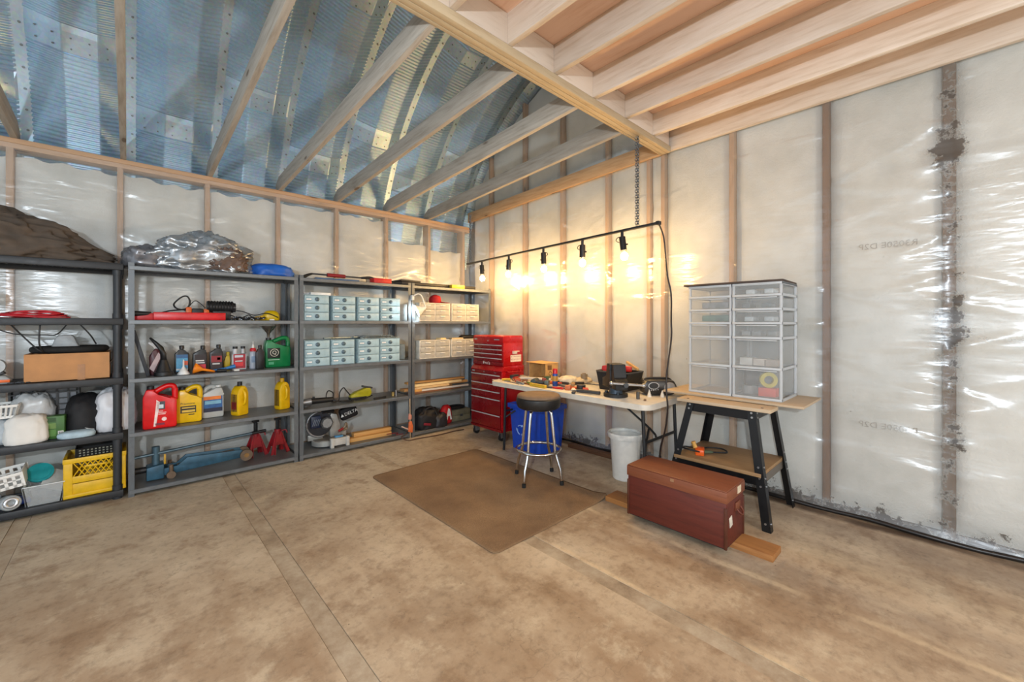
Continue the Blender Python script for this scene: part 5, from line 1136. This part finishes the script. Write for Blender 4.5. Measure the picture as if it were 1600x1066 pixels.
for k in range(3):
    a = PI / 2 + k * 2 * PI / 3
    pts = [(.0, .05 * math.cos(a + e), .05 * math.sin(a + e)) for e in (-.8, -.4, 0, .4)]
    b.tube([(-.191 - .0, y + .06, z + .22) for _, y, z in pts], .006, 6); c_ = pts[-1]; b.cyl((-.192, c_[1] + .06, c_[2] + .22), (-.192, .068 * math.cos(a + .75) + .06, .068 * math.sin(a + .75) * .9 + .22), .014, .002, 6)
b.o('recycling_mark', M('#8fb1e8', .5), t)
t = thing('bucket', 'white plastic bucket with flared rim under the table end', 'bucket', (3.20, 1.965, 0))
B().lathe([(0, 0), (.105, 0), (.11, .006), (.135, .375), (.131, .375), (.105, .01), (0, .008)], n=32).o('pail', M('#d3d2cc', .4, 0, .06), t, smooth=False)
B().lathe([(.134, .355), (.15, .36), (.155, .395), (.148, .405), (.135, .40), (.134, .38)], n=32).o('rim', M('#dcdbd5', .4), t); B().box(.15, .172, -.03, .03, .372, .392, .004).o('grip', M('#dcdbd5', .4), t)

# ---------------------------------------------------------------- wooden chest on plank
WCH = wood_mat('red_chest_paint', '#632619', '#431a12', 'Y', False, .55, 1., '#6c2c1e'); WLID = wood_mat('chest_lid_paint', '#80492f', '#633521', 'Y', False, .5)
single(B().box(-.08, .08, -.57, .55, 0, .038, .003), 'plank', wood_mat('plank_wood', '#a5713c', '#7c4e26', 'Y'), 'thick wooden plank on the floor under the red chest', 'plank', (2.75, 1.265, 0))
t = thing('storage_chest', 'dark red wooden chest with brown lid on the floor', 'chest', (2.685, 1.22, .0385))
B().box(-.145, .145, -.32, .32, .004, .275, .004).o('chest_body', WCH, t)
B().box(-.152, .152, -.327, .327, .268, .335, .005).box(-.149, .149, -.324, .324, .335, .341, .003).o('lid', WLID, t)
B().box(-.142, .142, -.317, .317, 0, .006).o('runner', BLK, t)
for x in (-.142, .142):
    for y in (-.317, .317): B().box(x - .008, x + .008, y - .008, y + .008, 0, .24, .002).o('corner_iron', M('#5a3020', .5, .3), t)
B().box(.02, .075, -.3295, -.3272, .285, .328).o('paper_label', M('#d8c9ae', .7), t); B().obox((-.075, -.3225, .145), (.042, .0025, .06), (0, -.2, 0)).o('paper_label', M('#ded6c6', .7), t)
hd = B().box(.0, .07, -.328, -.32, .185, .235, .003).o('handle_plate', WLID, t); B().tube([(.005, -.328, .2), (.01, -.345, .175), (.035, -.35, .165), (.06, -.345, .175), (.065, -.328, .2)], .006, 8, sub=3).o('handle_loop', M('#6b3524', .5, .3), hd)
B().box(-.156, -.152, -.012, .012, .312, .33).o('hasp', M('#b08a6a', .4, .5), t)

# ---------------------------------------------------------------- tool stand with drawer towers
t = thing('tool_stand', 'black steel tool stand with wooden top and lower shelf', 'stand', (3.02, .80, 0))
W_TOP = wood_mat('pale_board', '#cbb598', '#b39a78', 'Y', False)
B().box(0, .17, .0, .62, .775, .798, .003).o('top_board', W_TOP, t)
for x, y in ((.04, .06), (.04, .55)): B().cyl((x, y, .797), (x, y, .8), .008, n=10).o('screw', DGR, t)
STB = M('#17181a', .4, .3)
tops = {'fr': (.07, .11), 'fl': (.07, .57), 'br': (.54, .11), 'bl': (.54, .57)}; feet = {'fr': (.01, 0.0), 'fl': (.01, .74), 'br': (.60, 0.0), 'bl': (.60, .74)}
for k in tops:
    (x0, y0), (x1, y1) = tops[k], feet[k]
    sx = 1 if k[0] == 'f' else -1; sy = 1 if k[1] == 'r' else -1
    b = B()
    L0 = [(0, 0), (sx * .052, 0), (sx * .052, sy * .004), (sx * .004, sy * .004), (sx * .004, sy * .052), (0, sy * .052)]
    va = [b.b.verts.new((x1 + p[0], y1 + p[1], 0)) for p in L0]; vb = [b.b.verts.new((x0 + p[0], y0 + p[1], .772)) for p in L0]
    b.b.faces.new(va[::-1]); b.b.faces.new(vb)
    for i in range(6): b.b.faces.new([va[i], va[(i + 1) % 6], vb[(i + 1) % 6], vb[i]])
    lg = b.o('leg', STB, t)
    for zz in (.05, .28, .33, .40, .72, .75):
        q = zz / .772; x = x1 + (x0 - x1) * q; y = y1 + (y0 - y1) * q
        B().cyl((x - sx * .004, y + sy * .026, zz), (x, y + sy * .026, zz), .007, n=8).o('bolt', SILV, lg)
        B().cyl((x + sx * .026, y - sy * .004, zz), (x + sx * .026, y, zz), .007, n=8).o('bolt', SILV, lg)
for x in (.075, .53): B().box(x, x + .006, .11, .57, .70, .772).o('top_rail', STB, t)
for y in (.115, .56): B().box(.075, .536, y, y + .006, .70, .772).o('top_rail', STB, t)
q = .33 / .772
B().box(.035, .57, .065, .66, .335, .36, .003).o('lower_shelf', wood_mat('shelf_ply', '#a9875f', '#84633f', 'Y'), t)
for x in (.035, .565): B().box(x, x + .005, .065, .66, .28, .335).o('lower_rail', STB, t)
for y in (.065, .655): B().box(.035, .57, y, y + .005, .28, .335).o('lower_rail', M('#6e675e', .5, .2), t)
single(B().box(-.255, .255, -.50, .46, 0, .016, .002), 'pale_board', W_TOP, 'wide pale board under the clear drawer towers', 'board', (3.455, 1.16, .7985))
PLW = M('#cdd2d6', .35, 0, .05, alpha=.82); DRW = M('#d4d8d8', .22, 0, .04, alpha=.2)
heights = [.215, .215, .105, .10, .10, .10]
def tower(label, y0, boxes):
    t = thing('drawer_tower', label, 'drawer tower', (3.28, y0, .815), 0, 'clear plastic drawer towers'); w, d = .318, .40; z0 = .0
    b = B()
    for x, y in ((0, 0), (0, w), (d, 0), (d, w)): b.box(x - .0 if x == 0 else d - .022, x + .022 if x == 0 else d, y if y == 0 else w - .016, y + .016 if y == 0 else w, 0, .835, .002)
    zz = 0
    for h in heights + [0]:
        zz = min(zz, .816); b.box(0, d, 0, .012, zz, zz + .018).box(0, d, w - .012, w, zz, zz + .018).box(-.006, .014, 0, w, zz, zz + .018, .003).box(d - .012, d, 0, w, zz, zz + .018); zz += h
    b.box(0, d, 0, w, .818, .835, .002); b.o('frame', PLW, t)
    zz = .019
    for h in heights:
        b = B(); b.box(.001, .005, .017, w - .017, zz, zz + h - .022, .001).box(.005, d - .02, .018, .021, zz, zz + h - .03).box(.005, d - .02, w - .021, w - .018, zz, zz + h - .03).box(d - .02, d - .017, .018, w - .018, zz, zz + h - .03).box(.005, d - .02, .018, w - .018, zz, zz + .003)
        dr = b.o('drawer', DRW, t); B().box(-.012, .001, .03, w - .03, zz + h - .030, zz + h - .0225, .002).o('pull', PLW, dr); zz += h
    return t
tower('clear plastic drawer tower holding red and yellow boxes, nearest', .80, 0)
tower('clear plastic drawer tower mostly empty, next to the cord', 1.124, 0)
zt = .815 + .0225
single(B().cyl((0, -.045, .1), (0, .045, .1), .052, n=24).cyl((0, -.047, .1), (0, -.045, .1), .02, n=16), 'wire_spool', M('#4a4a4c', .5), 'dark wire spool in the bottom drawer, tilted', 'spool', (3.42, 1.03, zt + .01), .5)
single(B().cyl((0, 0, 0), (0, 0, .06), .05, n=24), 'grey_tin', M('#8d8f90', .4), 'grey round tin under the dark wire spool', 'tin', (3.40, 1.035, zt))
single(B().box(-.04, .04, -.055, .055, 0, .06, .003), 'red_box', M('#d83a24', .5), 'bright red box in the bottom clear drawer', 'box', (3.35, .90, zt))
single(B().lathe([(.03, -.02), (.055, -.02), (.055, .02), (.03, .02), (.03, -.02)], (0, 0, .055), 24, rot=(0, PI / 2, .5)), 'yellow_tape', M('#c9b92c', .5), 'yellow tape roll on the bright red box', 'tape', (3.36, .905, zt + .0605))
z2 = zt + .215
for i, (y, c_, lbl) in enumerate(((1.04, '#d0cfcb', 'white carton in the second clear drawer, left'), (.95, '#cfc6bd', 'row of beige bottles in the second clear drawer'), (.88, '#b3a79d', 'brown grey carton in the second clear drawer, right'))): single(B().box(-.05, .05, -.042, .042, 0, .055 - .004 * i, .004), 'small_carton', M(c_, .5), lbl, 'carton', (3.37, y, z2))
for k, (zz, ys, c_) in enumerate(((z2 + .215, (1.05, .98, .88), '#8a8f90'), (z2 + .32, (1.03, .90), '#c9d2d6'), (z2 + .42, (1.05, .92), '#5f6b72'), (z2 + .52, (1.02, .9), '#dfe4e6'))):
    for j, y in enumerate(ys): single(B().box(-.07, .07, -.03, .03, 0, .035, .008), 'parts_bag', M(c_, .3, 0, .2, 30), ['grey', 'silver', 'dark', 'white'][k] + ' packet in the ' + ['fourth', 'third', 'second', 'top'][k] + ' small drawer, ' + ['left', 'right', 'far right'][j] + ', near tower', 'packet', (3.42, y, zz))
for k, (zz, c_, n_) in enumerate(((z2 + .32, '#4f7a66', 'green and grey packets'), (z2 + .42, '#8c8f92', 'silver tangled packets'))): single(B().box(-.1, .1, -.11, .09, 0, .05, .01), 'parts_bag', M(c_, .3, 0, .4, 14), n_ + ' in a drawer of the far tower', 'packet', (3.45, 1.28, zz))
single(B().obox((0, 0, .007), (.42, .68, .014), (0, 0, .03), .002), 'dark_plank', wood_mat('dark_shelf_board', '#4d4038', '#382d27', 'Y', False), 'thin dark board lying on top of the drawer towers', 'board', (3.475, 1.14, .815 + .8355))
# orange splitter and cords on the lower shelf
t = thing('power_splitter', 'orange outlet splitter with black cord on the stand shelf', 'power adapter', (3.19, 1.32, .3605), .4)
B().prism([(-.06, -.03), (.05, -.035), (.06, 0), (.05, .035), (-.05, .03)], 0, .045, 'z', .008).o('orange_block', M('#e8601c', .4), t); B().cyl((.02, .03, .04), (.02, .045, .085), .016, n=12).o('yellow_plug', M('#d8a552', .5), t); B().cyl((.0, -.03, .02), (.02, -.09, .02), .014, .009, 10).o('green_plug', M('#4f5a44', .5), t)
B().tube([(.06, 0, .02), (.15, -.06, .015), (.17, -.16, .012), (.08, -.19, .012), (.02, -.09, .02)], .006, 6, sub=5).o('cord', BLK, t, smooth=True); B().tube([(-.05, 0, .03), (-.09, .06, .05), (-.03, .12, .045), (.06, .1, .03), (.05, .03, .03)], .006, 6, sub=5).o('cord', BLK, t, smooth=True)
b = B(); b.tube([(3.30, 1.62, .02), (3.2, 1.60, .05), (3.12, 1.62, .03), (3.16, 1.70, .01), (3.3, 1.68, .012), (3.42, 1.62, .02)], .007, 6, sub=6)
single(b, 'cord_tangle', BLK, 'tangled black cords on the floor beside the bucket', 'cord', smooth=True)
single(B().obox((0, 0, .02), (.075, .9, .04), (0, 0, 0), .004), 'sill_board', wood_mat('old_board', '#5c3a20', '#3a2414', 'Y'), 'old brown board lying along the wall under the table', 'board', (3.56, 2.43, 0), 0)

# ---------------------------------------------------------------- track light, chains, cord
A, E_ = Vector((3.393, 4.536, 2.166)), Vector((3.123, 1.628, 2.166)); D = (E_ - A).normalized()
t = thing('track_light', 'long black track light with five bare bulbs hung on chains', 'track light', (0, 0, 0))
SD = Vector((D.y, -D.x, 0)); b = B()
rz = math.atan2(D.y, D.x)
B().obox((A + E_) / 2, ((E_ - A).length, .034, .018), (0, 0, rz), .002).o('rail', BLK, t)
BULB = M('#ffcd84', .3, emit=430, var=.02)
hx = [(3.359, 4.173), (3.306, 3.599), (3.2496, 2.991), (3.198, 2.434), (3.155, 1.972)]
for i, (x, y) in enumerate(hx):
    tl = (.06, -.05, .05, .0, .13)[i]; p = Vector((x, y, 2.156)); dn = Vector((0, -math.sin(tl) * 1, -math.cos(tl)))
    hd = B().cyl(p, p + Vector((0, 0, -.055)), .013, n=10).cyl(p + Vector((0, 0, -.045)), p + Vector((0, 0, -.045)) + dn * .12, .028, n=18).o('lamp_head', M('#19191b', .35, .2), t)
    q = p + Vector((0, 0, -.045)) + dn * .12
    B().cyl(q - dn * .004, q + dn * .02, .014, n=14).o('socket', SILV, hd)
    B().sph(q + dn * .052, .032, 12, (1, 1, 1.12)).o('bulb', BULB, hd, smooth=True)
    s = (1, -1, -1, 1, 1)[i]; w0 = p + Vector((0, 0, -.04))
    B().tube([w0, w0 + Vector((0, s * .045, -.005)), w0 + Vector((0, s * .06, -.03)), w0 + Vector((0, s * .028, -.05))], .0035, 6, sub=4).o('wire_loop', BLK, hd, smooth=True)
    B().cyl(q - dn * .05 + Vector((0, -s * .025, 0)), q - dn * .05 + Vector((0, -s * .045, 0)), .008, n=8).o('thumb_screw', BLK, hd)
B().obox(E_ + D * .01, (.03, .04, .03), (0, 0, rz), .004).o('end_feed', BLK, t)
def chain(label, x, y, z0, z1):
    b = B(); L = .026; k = 0; z_ = z0
    while z_ < z1 - .01:
        a = (PI / 2) * (k % 2)
        for dy in (-.009, .009):
            pts = [(x + .009 * math.cos(q) * math.cos(a + dy * 60), y + dy + .009 * math.cos(q) * math.sin(a + dy * 60), z_ + .013 + .015 * math.sin(q)) for q in [2 * PI * i / 8 for i in range(8)]]
            b.tube(pts, .003, 5, True)
        z_ += L * .86; k += 1
    single(b, 'hanging_chain', M('#7d8791', .3, .9), label, 'chain', group='chains of the track light')
chain('steel chain from the ceiling beam to the track light right end', 3.158 - .003, 1.985 - .158, 2.176, 2.945)
chain('steel chain holding the track light left end near the corner', 3.387, 4.46, 2.176, 2.83)
cpts = [(3.122, 1.618, 2.165), (3.17, 1.60, 2.063), (3.183, 1.59, 1.907), (3.174, 1.57, 1.749), (3.199, 1.55, 1.594), (3.18, 1.54, 1.386), (3.161, 1.53, 1.232), (3.08, 1.525, .986), (3.05, 1.515, .837), (3.05, 1.505, .70), (3.06, 1.53, .531), (3.075, 1.58, .35), (3.13, 1.60, .15), (3.2, 1.61, .01)]
b = B(); b.tube(cpts, .0065, 6, sub=6)
for s in (-1, 1): b.tube([(x + s * .004 * math.sin(i * 2.1), y + s * .004 * math.cos(i * 2.1), z) for i, (x, y, z) in enumerate(cpts)], .0035, 5, sub=6)
single(b, 'lamp_cord', M('#231712', .45), 'dark twisted power cord hanging from the track light end', 'cord', smooth=True)
# faint batch print showing through the plastic, read from behind
for z in (1.882, .664): text('batch_print', 'R3050E D2P', .055, M('#9d9a93', .8), wr, (RX - .012, .30, z), (PI / 2, 0, -PI / 2), mirror=True, sx=1.05)
